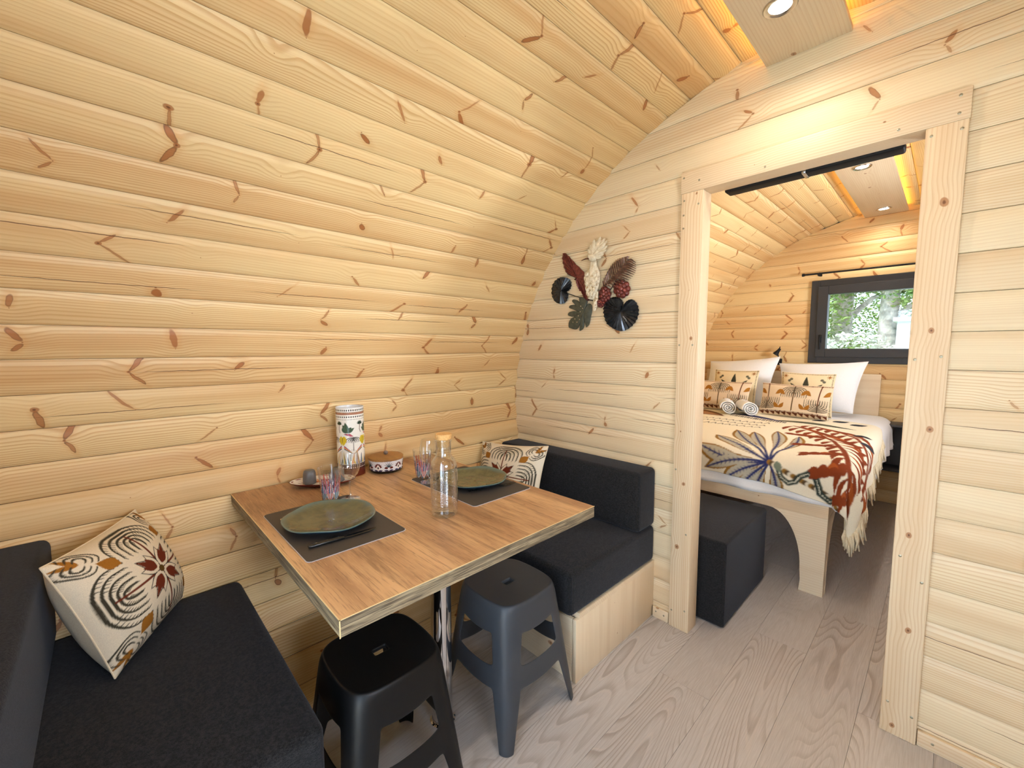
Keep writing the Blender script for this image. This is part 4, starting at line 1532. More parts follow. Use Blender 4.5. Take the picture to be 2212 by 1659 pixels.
# ------------------------------------------------------------------ metal wall sculpture
def AW(u, v):
    """drawing grid of the sculpture -> (x, z) on the partition wall"""
    return (-1.7353 + 5.4295e-4 * u + 1.88e-6 * v + 4.46e-9 * u * v - 6.188e-8 * u * u + 7.1e-11 * v * v,
            2.0024 - 1.0036e-4 * u - 3.9505e-4 * v + 5.008e-8 * u * v + 6.758e-9 * u * u - 4.346e-9 * v * v)


art = empty('wall_sculpture', (-1.29, Y_PART, 1.62), label='metal wall sculpture of a cream crested bird among leaves', cat='wall art')
AO = V((-1.29, Y_PART, 1.62))


def dome(name, outline, cen, depth, rise, mat, parent=art, rings=5, ridge=0, ridge_h=0.0, thick=0.002, spline=True):
    """sheet-metal shape: outline in grid units, domed towards the room, standing depth off the wall"""
    if spline:
        n = len(outline)
        P = []
        for i in range(n):
            p0, p1, p2, p3 = [np.array(outline[(i + k) % n], float) for k in (-1, 0, 1, 2)]
            for t in (0, 1 / 3, 2 / 3):
                P.append(tuple(0.5 * (2 * p1 + (p2 - p0) * t + (2 * p0 - 5 * p1 + 4 * p2 - p3) * t * t + (3 * p1 - p0 - 3 * p2 + p3) * t ** 3)))
        outline = P
    o2 = [AW(*p) for p in outline]
    c = AW(*cen)
    n = len(o2)
    bm = bmesh.new()
    front, back = [], []
    for i in range(rings):
        f = 1 - i / rings
        h = rise * (1 - f ** 2)
        F, B = [], []
        for k, p in enumerate(o2):
            hh = h + (ridge_h * f * (1 if k % 2 else -1) if ridge else 0)
            x, z = c[0] + (p[0] - c[0]) * f, c[1] + (p[1] - c[1]) * f
            F.append(bm.verts.new((x - AO.x, -(depth + hh), z - AO.z)))
            B.append(bm.verts.new((x - AO.x, -(depth + hh - thick), z - AO.z)))
        front.append(F); back.append(B)
    cf_ = bm.verts.new((c[0] - AO.x, -(depth + rise), c[1] - AO.z)); cb_ = bm.verts.new((c[0] - AO.x, -(depth + rise - thick), c[1] - AO.z))
    for A_, top_ in ((front, cf_), (back, cb_)):
        for i in range(rings - 1):
            for k in range(n): bm.faces.new((A_[i][k], A_[i][(k + 1) % n], A_[i + 1][(k + 1) % n], A_[i + 1][k]))
        for k in range(n): bm.faces.new((A_[-1][k], A_[-1][(k + 1) % n], top_))
    for k in range(n): bm.faces.new((front[0][k], back[0][k], back[0][(k + 1) % n], front[0][(k + 1) % n]))
    return from_bm(name, bm, mat, parent, None, True, math.radians(60))


def art_tube(name, pts, rad, mat, depth, parent=art, seg=6):
    return tube(name, [(AW(u, v)[0] - AO.x, -d, AW(u, v)[1] - AO.z) for (u, v), d in zip(pts, depth if isinstance(depth, list) else [depth] * len(pts))], rad, mat, parent, seg)


art_tube('mounting_wire', [(440, 930), (640, 1000), (820, 1050), (1000, 1080), (1130, 900), (1190, 800), (1250, 690)], 0.0022, M['black_metal'], 0.006)
# oxblood banana leaf
lf = dome('banana_leaf', [(450, 405), (482, 378), (545, 430), (650, 545), (750, 645), (818, 750), (835, 900), (832, 1050), (800, 1055), (760, 1020), (720, 930), (700, 925), (720, 900), (680, 890), (655, 830), (640, 770), (615, 765), (640, 745), (596, 712), (556, 700), (512, 672), (474, 590), (452, 490)],
          (680, 740), 0.012, 0.012, M['red_leaf'], ridge=1, ridge_h=0.0032)
art_tube('midrib', [(475, 395), (640, 640), (760, 850), (815, 1050)], [0.001, 0.002, 0.003, 0.003], M['red_leaf'], [0.014, 0.024, 0.024, 0.015], lf)
# small lotus leaf
dome('lotus_leaf', [(480, 725), (540, 745), (575, 800), (572, 870), (545, 915), (515, 930), (530, 975), (520, 1040), (480, 1095), (420, 1108), (350, 1080), (305, 1010), (294, 920), (310, 830), (360, 760), (420, 730)],
     (450, 915), 0.012, 0.010, M['dark_leaf'], ridge=1, ridge_h=0.0036)
# swiss cheese leaf
mo = dome('monstera_leaf', [(690, 1012), (740, 1010), (800, 1050), (800, 1110), (780, 1130), (830, 1100), (862, 1120), (870, 1200), (850, 1300), (830, 1400), (785, 1440), (790, 1380), (765, 1330), (758, 1420), (735, 1470), (692, 1490), (700, 1420), (712, 1370), (680, 1440), (640, 1472), (580, 1460), (538, 1440), (540, 1370), (570, 1320), (640, 1285), (590, 1290), (528, 1270), (540, 1230), (600, 1210), (660, 1215), (600, 1185), (542, 1160), (565, 1125), (640, 1120), (700, 1140), (640, 1110), (585, 1070), (610, 1042), (670, 1060), (730, 1110), (690, 1050)],
          (755, 1225), 0.010, 0.010, M['green_leaf'])
art_tube('midrib', [(830, 1100), (770, 1230), (690, 1370), (600, 1460)], [0.0028, 0.002, 0.0016, 0.001], M['green_leaf'], [0.012, 0.021, 0.018, 0.012], mo)
for (u, v) in ((725, 1140), (752, 1172), (717, 1220), (692, 1278), (643, 1322), (708, 1330), (615, 1368), (672, 1368)):
    x, z = AW(u, v)
    lathe('leaf_hole', [(0, 0.0006), (0.0022, 0.0006), (0.0026, 0)], M['pine_pale'], mo, mw=Matrix(((1, 0, 0, x - AO.x), (0, 0, -1, -0.0195), (0, 1, 0, z - AO.z), (0, 0, 0, 1))), seg=10)
# big lily pad
lp = [(1300, 1185), (1318, 1130), (1322, 1085), (1290, 1040), (1235, 1012), (1180, 1010), (1120, 1035), (1070, 1085), (1042, 1150), (1040, 1230), (1055, 1310), (1090, 1390), (1150, 1440), (1220, 1480), (1300, 1497), (1370, 1478), (1450, 1425), (1510, 1350), (1543, 1260), (1543, 1170), (1515, 1095), (1465, 1050), (1420, 1045), (1375, 1070), (1345, 1110), (1325, 1150)]
ly = dome('lily_pad', lp, (1300, 1225), 0.014, 0.012, M['dark_leaf'], ridge=1, ridge_h=0.0042, rings=6)
# bronze fern
fe = art_tube('fern_stem', [(1020, 880), (1140, 800), (1250, 700), (1340, 590), (1420, 470)], [0.003, 0.003, 0.0025, 0.002, 0.001], M['fern'], [0.012, 0.02, 0.03, 0.03, 0.022])
for k in range(15):
    t = k / 14
    u = 1060 + (1410 - 1060) * t; v = 850 + (490 - 850) * t
    for sd in (-1, 1):
        ln = (190 * math.sin(PI * (0.12 + 0.80 * t)) + 30)
        dirx, diry = (-0.35, -0.94) if sd < 0 else (0.97, 0.15)
        bx, by = dirx * ln * (0.85 if sd < 0 else 0.95), diry * ln * (0.85 if sd < 0 else 0.9)
        art_tube('frond', [(u, v), (u + bx * 0.5 + 18, v + by * 0.55 - 18), (u + bx + 35, v + by + (10 if sd < 0 else 20))], [0.0035, 0.0045, 0.0010], M['fern'], [0.024 + 0.006 * t, 0.032, 0.020], fe, 6)


# lotus flowers
def flower(cu, cv_, ru, rv, name='lotus_flower'):
    core = dome(name, [(cu + ru * 0.5 * math.cos(2 * PI * k / 10), cv_ + rv * 0.5 * math.sin(2 * PI * k / 10)) for k in range(10)], (cu, cv_), 0.018, 0.016, M['red_leaf'])
    for ring, nn, rad, dep in ((0, 9, 0.72, 0.014), (1, 6, 0.42, 0.022)):
        for k in range(nn):
            a = 2 * PI * k / nn + ring * 0.4
            pc = (cu + ru * rad * math.cos(a), cv_ + rv * rad * math.sin(a))
            s = 0.36 if ring == 0 else 0.30
            pet = dome('petal', [(pc[0] + ru * s * math.cos(b), pc[1] + rv * s * math.sin(b)) for b in [2 * PI * j / 8 for j in range(8)]], pc, dep, 0.009, M['red_leaf'], core, rings=3)
            if ring == 0 and k % 3 == 0:
                pass
    return core


flower(1300, 890, 118, 130)
flower(1060, 970, 85, 110)
flower(1000, 1090, 60, 70)
# the bird
bd = dome('bird_body', [(880, 500), (920, 492), (958, 500), (962, 560), (990, 620), (1010, 690), (1005, 790), (980, 890), (950, 970), (925, 1040), (880, 1045), (835, 1030), (828, 960), (800, 850), (788, 740), (810, 660), (860, 600), (880, 560)],
          (900, 760), 0.026, 0.022, M['bird'], rings=7)
dome('tail_feather', [(930, 990), (975, 930), (980, 1000), (972, 1100), (940, 1205), (905, 1190), (905, 1090)], (940, 1080), 0.024, 0.006, M['bird'], bd)
hd = dome('head', [(845, 420), (870, 400), (930, 400), (965, 440), (965, 490), (930, 510), (880, 505), (850, 470)], (905, 455), 0.034, 0.014, M['bird'], bd)
for (tu, tv), w in (((1035, 158), 34), ((1095, 180), 34), ((1130, 215), 30), ((1128, 285), 28), ((1115, 345), 26), ((1085, 400), 26), ((1040, 450), 26), ((945, 200), 34), ((890, 270), 30), ((855, 340), 26)):
    bu, bv_ = 905, 450
    dx, dy = tu - bu, tv - bv_
    L = math.hypot(dx, dy)
    nx, ny = -dy / L * w, dx / L * w
    dome('crest_feather', [(bu + nx * 0.5, bv_ + ny * 0.5), (bu + dx * 0.6 + nx, bv_ + dy * 0.6 + ny), (tu, tv), (bu + dx * 0.6 - nx, bv_ + dy * 0.6 - ny), (bu - nx * 0.5, bv_ - ny * 0.5)],
         (bu + dx * 0.5, bv_ + dy * 0.5), 0.032 + random.random() * 0.006, 0.004, M['bird'], hd, rings=3)
art_tube('beak', [(880, 470), (830, 475), (785, 490), (758, 502)], [0.006, 0.004, 0.0022, 0.001], M['fern'], [0.038, 0.038, 0.036, 0.034], hd)
for (u, v) in ((850, 700), (905, 690), (955, 705), (840, 760), (890, 765), (940, 770), (975, 760), (850, 830), (900, 835), (945, 840), (860, 900), (905, 905), (940, 900), (870, 960), (910, 965)):
    dome('wing_feather', [(u - 26, v - 30), (u + 26, v - 30), (u + 28, v + 18), (u, v + 46), (u - 28, v + 18)], (u, v), 0.043, 0.004, M['bird'], bd, rings=2)


# ------------------------------------------------------------------ light panels on the ceiling
def downlight(parent_z, x, y, label, power):
    e = empty('recessed_spotlight', (x, y, parent_z), label=label, cat='spotlight')
    lathe('ring', [(0.030, 0.001), (0.034, -0.004), (0.044, -0.005), (0.047, -0.002), (0.047, 0.0)], M['steel'], e, seg=36)
    lathe('lens', [(0.0, -0.0012), (0.0305, -0.0012)], M['lamp'], e, seg=30)
    d = bpy.data.lights.new('spotlight_beam', 'SPOT')
    d.energy = power; d.color = (1.0, 0.92, 0.80); d.spot_size = math.radians(168); d.spot_blend = 1.0; d.shadow_soft_size = 0.03
    o = bpy.data.objects.new('spotlight_beam', d); C.objects.link(o); o.parent = e; o.location = (0, 0, -0.008)


def light_panel(z, x0, x1, y0, y1, label, led):
    e = empty('ceiling_panel', ((x0 + x1) / 2, (y0 + y1) / 2, z), label=label, cat='panel')
    T = Matrix.Translation((-(x0 + x1) / 2, -(y0 + y1) / 2, -z))
    b = board('panel_board', (x0, y0, z), (0, 1, 0), (1, 0, 0), y1 - y0, x1 - x0, 0.018, M['spruce'], e)
    b.matrix_basis = T @ b.matrix_basis
    # dark mounting blocks up to the arch
    for yb in np.linspace(y0 + 0.3, y1 - 0.3, 4):
        box('spacer', (x0 + 0.08, yb - 0.03, z + 0.018), (x1 - 0.08, yb + 0.03, 2.415), M['spruce'], e, 0, mw=T)
    for xs in (x0 + 0.022, x1 - 0.022):
        tag(box('led_strip', (xs - 0.004, y0 + 0.02, z + 0.0182), (xs + 0.004, y1 - 0.02, z + 0.0212), led, e, 0, mw=T), 'amber LED strip')
    return e


light_panel(2.34, -0.537, -0.283, Y_FRONT + 0.01, Y_PART - 0.004, 'pale wooden light panel under the dining area ceiling', M['led'])
light_panel(2.365, -0.550, -0.283, Y_PART2 + 0.02, Y_BACK - 0.03, 'pale wooden light panel under the bedroom ceiling', M['led_bed'])
SP = 12.0
downlight(2.34, -0.422, 1.552, 'round spotlight in the dining area panel at the top edge', SP)
downlight(2.34, -0.412, 0.80, 'unseen round spotlight added in the middle of the dining area panel', SP)  # added out of view to brighten the dining area
downlight(2.34, -0.412, 0.05, 'unseen round spotlight added in the dining area panel nearest the entrance', SP)  # also an added, unseen source for more brightness
downlight(2.365, -0.42, 2.30, 'round spotlight added in the bedroom panel, hidden behind the lintel', SP)  # added out of sight to brighten the bedroom ceiling
downlight(2.365, -0.423, 3.30, 'round spotlight nearer the doorway in the bedroom panel', SP)
downlight(2.365, -0.414, 4.40, 'round spotlight above the window in the bedroom panel', SP)

# long black bar above the doorway, bedroom side
o = box('curtain_track', (-0.70, 1.925, 1.950), (-0.140, 1.990, 1.982), M['black_metal'], None, 0.008, 3)
tag(o, 'long black bar mounted above the doorway inside the bedroom', 'rail')
box('joint_clip', (-0.425, 1.9235, 1.949), (-0.412, 1.9915, 1.983), M['steel'], o, 0.001)

# ------------------------------------------------------------------ ottoman and bed
o = box('ottoman', (-1.26, 1.966, 0.004), (-0.645, 2.585, 0.412), M['fabric'], None, 0.014, 4)
tag(o, 'charcoal cube ottoman just inside the bedroom doorway', 'ottoman')
tube('piping', [(-0.646, 1.972, 0.012), (-0.646, 1.972, 0.40)], 0.0018, M['fabric'], o, 6)

bed = empty('double_bed', (-1.08, 3.6, 0), label='pale wooden double bed frame with arched foot end', cat='bed')
BT = Matrix.Translation((1.08, -3.6, 0))
BX0, BX1 = -1.785, -0.375


def bpart(o):
    o.parent = bed
    o.matrix_basis = BT @ o.matrix_basis
    return o


bpart(board('foot_rail', (BX0, 2.600, 0.42), (1, 0, 0), (0, 0, 1), BX1 - BX0, 0.088, 0.045, M['trim']))
for sd in (1, -1):
    def mx(x): return x if sd > 0 else BX0 + BX1 - x
    arc = []
    for i in range(13):
        t = i / 12 * PI / 2
        arc.append((-0.645 + 0.16 * math.sin(t) ** 1.0, 0.42 - 0.30 * (1 - math.cos(t))))
    arc += [(-0.481, 0.06), (-0.486, 0.0)]
    poly = [(mx(x), z) for x, z in [(BX1 - 0.005, 0.0), (BX1 - 0.001, 0.42)] + arc]
    pm = prism('leg', poly, 1, 2.602, 2.645, M['spruce'])
    bpart(pm)
    # side leg with its own curve
    arc2 = [(2.90 - 0.235 * math.sin(i / 12 * PI / 2), 0.42 - 0.33 * (1 - math.cos(i / 12 * PI / 2))) for i in range(13)] + [(2.662, 0.0)]
    xa = BX1 - 0.04 if sd > 0 else BX0
    bpart(prism('side_leg', [(2.646, 0.0), (2.646, 0.42)] + arc2, 0, xa, xa + 0.038, M['spruce']))
    bpart(board('side_rail', (xa + 0.038, 2.646, 0.42), (0, 1, 0), (0, 0, 1), 1.92, 0.086, 0.038, M['trim']))
bpart(board('headboard', (BX0 + 0.02, 4.572, 0.30), (1, 0, 0), (0, 0, 1), BX1 - BX0 - 0.018, 0.772, 0.032, M['spruce']))
for sd in (BX0 + 0.03, BX1 - 0.08):
    bpart(box('headboard_post', (sd, 4.575, 0.0), (sd + 0.05, 4.605, 0.30), M['spruce'], None, 0.002))

# mattress, duvet, blanket: one shared surface with offsets
XR, YF, ZT, RR = -0.365, 2.665, 0.725, 0.09
mt = box('mattress', (-1.765, 2.655, 0.507), (-0.415, 4.560, 0.690), M['linen'], None, 0.05, 4)
tag(mt, 'white mattress on the bed under the duvet', 'mattress')


def drape(a, b, off):
    """a, b: position on the flat cloth (metres, bed axes); returns points laid over the bed"""
    da, db = np.maximum(0, a - XR), np.maximum(0, YF - b)
    d = np.hypot(da, db)
    R = RR + off
    th = np.minimum(d / RR, PI / 2)
    over = np.maximum(0, d - RR * PI / 2)
    out = R * np.sin(th) + over * 0.06
    dz = -R * (1 - np.cos(th)) - over
    dd = np.maximum(d, 1e-9)
    x = np.minimum(a, XR) + out * da / dd
    y = np.maximum(b, YF) - out * db / dd
    bul = 0.018 * np.sin(np.clip((np.minimum(a, XR) + 1.8) / 1.5, 0, 1) * PI) * np.sin(np.clip((y - 2.6) / 2.0, 0, 1) * PI)
    z = ZT + off + dz + bul + 0.006 * np.sin(a * 9 + b * 4) * np.sin(b * 7 - a * 3)
    hang = np.clip(over / 0.12, 0, 1)
    ang = np.arctan2(db, da + 1e-9)
    fold = hang * (0.014 * np.sin((b + a) * 24) + 0.02 * np.sin(ang * 7))
    x = x + fold * da / dd
    y = y - fold * 0.6 * db / dd
    return np.stack([x, y, z], -1)


def cloth(name, A, B, off, mat, cv=None, thick=0.004):
    P = drape(A, B, off)
    n0, n1 = A.shape
    idx = np.arange(n0 * n1).reshape(n0, n1)
    q = np.stack([idx[:-1, :-1], idx[:-1, 1:], idx[1:, 1:], idx[1:, :-1]], -1).reshape(-1, 4)
    me = bpy.data.meshes.new(name)
    me.from_pydata(P.reshape(-1, 3).tolist(), [], q.tolist())
    if cv is not None: set_col(me, cv.sample(A.ravel(), B.ravel())[:, :3])
    o = link(name, me, mat, None, None, True)
    m = o.modifiers.new('thickness', 'SOLIDIFY'); m.thickness = thick; m.offset = -1
    return o, P


s, t = np.meshgrid(np.linspace(0, 1, 90), np.linspace(0, 1, 110))
Bc = YF - 0.285 + (4.565 - YF + 0.285) * t
Ac = -1.80 + (XR + 0.27 - 0.20 * np.clip((YF - Bc) / 0.2, 0, 1) + 1.80) * s
dv, _ = cloth('duvet', Ac, Bc, 0.0, M['linen'], None, 0.03)
tag(dv, 'white duvet spread over the bed', 'duvet')


def blanket_canvas():
    cv = Canvas(2.1, 1.75, 230, np.array(lin(240, 230, 206)), -1.86, 2.30)
    OL, GY, NV, BRN = lin(150, 108, 44), lin(186, 178, 158), lin(44, 52, 104), lin(92, 70, 44)
    RU, RU2 = lin(132, 58, 26), lin(166, 84, 36)
    cx, cy = -0.645, 2.565
    # fan of large leaves
    tips = [(-1.06, 2.60, 0.062, 0.10), (-1.02, 2.83, 0.062, 0.08), (-0.965, 3.04, 0.058, 0.05), (-0.855, 3.03, 0.05, 0.02), (-0.755, 3.18, 0.05, -0.04), (-0.62, 3.13, 0.04, -0.08),
            (-0.99, 2.46, 0.05, -0.08), (-0.89, 2.40, 0.05, -0.06), (-0.80, 2.37, 0.045, -0.04), (-0.725, 2.36, 0.04, -0.02), (-0.60, 2.37, 0.04, 0.06)]
    for x, y, w, bd_ in tips:
        cv.leaf(cx, cy, x, y, w * 0.86, OL, bd_, pw=1.7)
    for x, y, w, bd_ in tips:
        k = 0.95
        L, R, m = cv.leaf(cx, cy, cx + (x - cx) * k, cy + (y - cy) * k, w * 0.86 - 0.011, GY, bd_, pw=1.7)
        cv.stroke(m, 0.006, 0.004, NV)
        for i in range(2, 13):
            for E in (L, R):
                cv.stroke([m[i], (m[i][0] + (E[min(i + 1, 14)][0] - m[i][0]) * 0.45, m[i][1] + (E[min(i + 1, 14)][1] - m[i][1]) * 0.45)], 0.003, 0.0015, NV)
    # banded trunk with the snake
    tr = [(-0.645, 2.565), (-0.57, 2.53), (-0.49, 2.49), (-0.41, 2.455), (-0.31, 2.40), (-0.20, 2.34)]
    dens = []
    for (x0, y0), (x1, y1) in zip(tr, tr[1:]):
        for k in range(6): dens.append((x0 + (x1 - x0) * k / 6, y0 + (y1 - y0) * k / 6))
    for i in range(len(dens) - 1):
        c = [OL, BRN, lin(226, 214, 188)][i % 3]
        (x0, y0), (x1, y1) = dens[i], dens[i + 1]
        cv.stroke([(x0, y0), ((x0 + x1) / 2, (y0 + y1) / 2)], 0.014, 0.014, c)
    sn = [(-0.60, 2.535), (-0.585, 2.495), (-0.55, 2.468), (-0.52, 2.482), (-0.50, 2.515), (-0.465, 2.535), (-0.432, 2.52), (-0.418, 2.475), (-0.412, 2.44), (-0.37, 2.41), (-0.30, 2.43)]
    cv.stroke(sn, 0.013, 0.016, lin(52, 62, 56))
    for i in range(len(sn) - 1):
        for k in range(4):
            x = sn[i][0] + (sn[i + 1][0] - sn[i][0]) * k / 4; y = sn[i][1] + (sn[i + 1][1] - sn[i][1]) * k / 4
            cv.ell(x, y, 0.004, 0.004, lin(210, 206, 184))
    cv.leaf(-0.615, 2.575, -0.59, 2.52, 0.018, lin(120, 132, 116))
    # rust coloured palm over the corner
    for st, w0, ln in (([(-0.72, 3.44), (-0.58, 3.34), (-0.45, 3.14), (-0.37, 2.88), (-0.31, 2.62), (-0.22, 2.50)], 0.016, 0.15), ([(-0.64, 3.54), (-0.50, 3.50), (-0.37, 3.32), (-0.27, 3.05), (-0.17, 2.82), (-0.10, 2.66)], 0.014, 0.13)):
        cv.stroke(st, w0 * 0.5, w0, RU)
        for i in range(len(st) - 1):
            for k in range(3):
                x = st[i][0] + (st[i + 1][0] - st[i][0]) * k / 3; y = st[i][1] + (st[i + 1][1] - st[i][1]) * k / 3
                cv.leaf(x, y, x + ln, y - ln * 0.9, 0.020, RU2 if k % 2 else RU, 0.14, pw=1.1)
                cv.leaf(x, y, x - ln * 0.2, y - ln * 1.1, 0.016, RU, -0.1, pw=1.1)
    for (x0, y0), (x1, y1) in (((-0.50, 3.22), (-0.72, 3.16)), ((-0.40, 2.98), (-0.62, 2.86)), ((-0.35, 2.76), (-0.54, 2.66)), ((-0.31, 2.60), (-0.47, 2.54)), ((-0.22, 2.50), (-0.36, 2.42))):
        for k in range(4):
            f0, f1 = k / 4 * 0.9, (k + 1.2) / 4.2
            mx_, my_ = x0 + (x1 - x0) * f0, y0 + (y1 - y0) * f0
            cv.leaf(mx_, my_, x0 + (x1 - x0) * f1, y0 + (y1 - y0) * f1 + 0.012, 0.030 - 0.003 * k, RU if k != 1 else RU2)
            cv.leaf(mx_, my_, x0 + (x1 - x0) * f1 + 0.01, y0 + (y1 - y0) * f1 - 0.03, 0.022, RU)
    # darker figures further up
    cv.leaf(-0.90, 3.60, -0.40, 3.68, 0.055, lin(92, 92, 74), 0.05)
    for k in range(26):
        t_ = k / 25
        x, y = -1.20 + 0.40 * t_, 3.63 - 0.09 * t_
        cv.poly([(x, y - 0.03), (x + 0.009, y - 0.03), (x + 0.009, y + 0.03), (x, y + 0.03)], lin(34, 34, 52))
    cv.leaf(-1.24, 3.70, -0.80, 3.56, 0.04, lin(66, 66, 104), 0.1)
    for k in range(60):
        x = -1.78 + (k % 20) * 0.046; y = 3.06 + (k // 20) * 0.11 + (k % 20) * 0.008
        cv.stroke([(x, y), (x + 0.02, y + 0.045), (x + 0.034, y)], 0.0045, 0.003, lin(60, 54, 44))
    cv.leaf(-1.75, 3.85, -1.22, 3.55, 0.10, lin(120, 84, 58), 0.05)
    cv.leaf(-1.70, 3.80, -1.26, 3.58, 0.06, lin(170, 128, 96), 0.05)
    for x, y in ((-0.65, 3.86), (-0.53, 3.90), (-0.35, 3.42), (-0.29, 3.22), (-0.42, 3.86)):
        cv.leaf(x - 0.04, y - 0.03, x + 0.05, y + 0.05, 0.034, lin(50, 52, 60))
    for k in range(6):
        cv.leaf(-1.75 + 0.11 * k, 2.46 + 0.03 * (k % 2), -1.64 + 0.11 * k, 2.52 - 0.02 * k, 0.018, lin(120, 72, 40))
    cv.leaf(-1.35, 2.75, -1.70, 3.0, 0.07, OL, 0.05)
    cv.leaf(-1.30, 2.70, -1.72, 2.62, 0.06, RU, 0.05)
    return cv


s, t = np.meshgrid(np.linspace(0, 1, 400), np.linspace(0, 1, 330))
_q = np.clip((s - 0.62) / 0.23, 0, 1)
bmin = YF - 0.222 - 0.055 * _q * _q * (3 - 2 * _q)
Bc = bmin + (3.99 - bmin) * t
hangw = np.interp(Bc, [2.40, 2.60, 2.9, 3.2, 3.5, 3.8, 4.0], [0.335, 0.335, 0.27, 0.215, 0.165, 0.10, 0.06])
Ac = -1.80 + (XR + hangw + 1.80) * s
blk, BP = cloth('bed_throw', Ac, Bc, 0.006, M['print'], blanket_canvas(), 0.003)
tag(blk, 'cream bed throw with palm, snake and rust leaf print', 'blanket')
# fringe along the hem that hangs over the side
bm = bmesh.new()
hem = BP[:, -1]
rs = random.Random(3)
for i in range(0, 330, 3):
    p = V(hem[i])
    if p.y > 3.75: continue
    L = 0.065 + 0.025 * rs.random()
    q = p + V((rs.uniform(0, 0.012), rs.uniform(-0.012, 0.012), -L * 0.55))
    w = q + V((rs.uniform(-0.01, 0.014), rs.uniform(-0.014, 0.014), -L * 0.6))
    tube_into(bm, [p + V((0, 0, 0.004)), q, w], [0.0045, 0.0062, 0.0030], 5)
row = BP[0]
for i in range(int(400 * 0.955), 400, 3):
    p = V(row[i])
    L = 0.06
    q = p + V((rs.uniform(-0.008, 0.008), rs.uniform(-0.008, 0.0), -L * 0.5))
    tube_into(bm, [p, q, q + V((rs.uniform(-0.008, 0.008), 0, -L * 0.5))], [0.0045, 0.0060, 0.0030], 5)
tag(from_bm('fringe', bm, M['fringe'], blk, None, True), 'twisted cream fringe', kind='stuff')


# white pillows, cushions, towels
def leaf_cushion_canvas():
    cv = Canvas(1.0, 1.0, 260, np.array(lin(232, 212, 172)))
    for off, ln in ((-0.75, 0.46), (0.0, 0.52), (0.75, 0.46), (-1.35, 0.40), (1.35, 0.40)):
        cv.leaf(0.5, 0.40, 0.5 + ln * math.sin(off), 0.40 + ln * math.cos(off), 0.062, lin(66, 64, 52))
    for x, y in ((0.09, 0.91), (0.91, 0.91), (0.09, 0.09), (0.91, 0.09)):
        for k in range(8):
            a = PI * k / 4
            cv.stroke([(x, y), (x + 0.045 * math.cos(a), y + 0.045 * math.sin(a))], 0.007, 0.004, lin(150, 90, 34))
        sx = 1 if x < 0.5 else -1
        sy = 1 if y < 0.5 else -1
        for d in (0.08, 0.12):
            cv.ell(x + sx * d, y + sy * (0.20 - d), 0.032, 0.03, lin(104, 98, 80))
    for k in range(34):
        u = (k + 0.5) / 34
        for p in ((u, 0.975), (u, 0.025), (0.025, u), (0.975, u)):
            cv.ell(p[0], p[1], 0.012, 0.008, lin(80, 62, 44))
    return cv


def lumbar_canvas():
    cv = Canvas(2.0, 1.0, 210, np.array(lin(228, 204, 172)))
    for k, x in enumerate((0.22, 1.0, 1.72)):
        if k == 1:
            palm(cv, x, 0.92, 0.40, 0.0, DK, 6, lin(96, 66, 34), 2.0, wid=0.030, drop=1.25)
        else:
            palm(cv, x, 0.19, 0.40, PI, DK, 6, lin(96, 50, 30), 2.0, wid=0.030, drop=1.25)
    for x, y, sg_ in ((0.60, 0.24, 1), (1.36, 0.24, 1), (0.60, 0.80, -1), (1.36, 0.80, -1), (1.98, 0.8, -1), (0.02, 0.8, -1)):
        cv.leaf(x, y - 0.02 * sg_, x - 0.15, y + 0.17 * sg_ * 0.9, 0.06, OCH, 0.1)
        cv.leaf(x, y - 0.02 * sg_, x + 0.15, y + 0.17 * sg_ * 0.9, 0.06, OCH, -0.1)
    cv.poly([(0, 0), (2, 0), (2, 0.13), (0, 0.13)], lin(98, 52, 32))
    for k in range(12):
        x = k * 2 / 12
        cv.poly([(x, 0.0), (x + 0.16, 0.0), (x + 0.02, 0.09)], lin(222, 196, 160))
    for k in range(52):
        x = k * 2 / 52
        cv.poly([(x, 0.10), (x + 0.016, 0.10), (x + 0.016, 0.165), (x, 0.165)], lin(232, 214, 186))
        cv.poly([(x, 0.955), (x + 0.02, 0.955), (x + 0.02, 1.0), (x, 1.0)], lin(110, 56, 34))
    return cv


pillow('bed_pillow', [(-1.00, 4.24, 0.765), (-0.50, 4.24, 0.770), (-0.445, 4.44, 1.180), (-1.075, 4.46, 1.150)], 0.20, None, 60, M['linen'], 'white bed pillow on the window side', pinch=0.07, seed=1)
pillow('bed_pillow', [(-1.68, 4.24, 0.765), (-1.11, 4.24, 0.765), (-1.065, 4.44, 1.212), (-1.685, 4.46, 1.155)], 0.20, None, 60, M['linen'], 'white bed pillow in the far left corner', pinch=0.07, seed=2)
lc, lu = leaf_cushion_canvas(), lumbar_canvas()
pillow('square_cushion', [(-0.96, 4.015, 0.748), (-0.60, 4.015, 0.748), (-0.600, 4.115, 1.085), (-0.970, 4.115, 1.092)], 0.10, lc, 90, M['cream'], 'cream leaf-print cushion against the window side pillow', pinch=0.05, seed=3)
pillow('square_cushion', [(-1.505, 4.015, 0.748), (-1.14, 4.015, 0.748), (-1.140, 4.115, 1.094), (-1.510, 4.115, 1.092)], 0.10, lc, 90, M['cream'], 'cream leaf-print cushion against the far left pillow', pinch=0.05, seed=4)
pillow('lumbar_cushion', [(-1.075, 3.885, 0.752), (-0.605, 3.885, 0.745), (-0.585, 3.955, 0.998), (-1.065, 3.955, 1.003)], 0.10, lu, 120, M['cream'], 'oblong palm-print cushion with brown border in front, window side', pinch=0.05, seed=5)
pillow('lumbar_cushion', [(-1.63, 3.885, 0.752), (-1.16, 3.885, 0.750), (-1.145, 3.955, 0.998), (-1.63, 3.955, 1.000)], 0.10, lu, 120, M['cream'], 'oblong palm-print cushion partly hidden by the doorway post', pinch=0.05, seed=6)


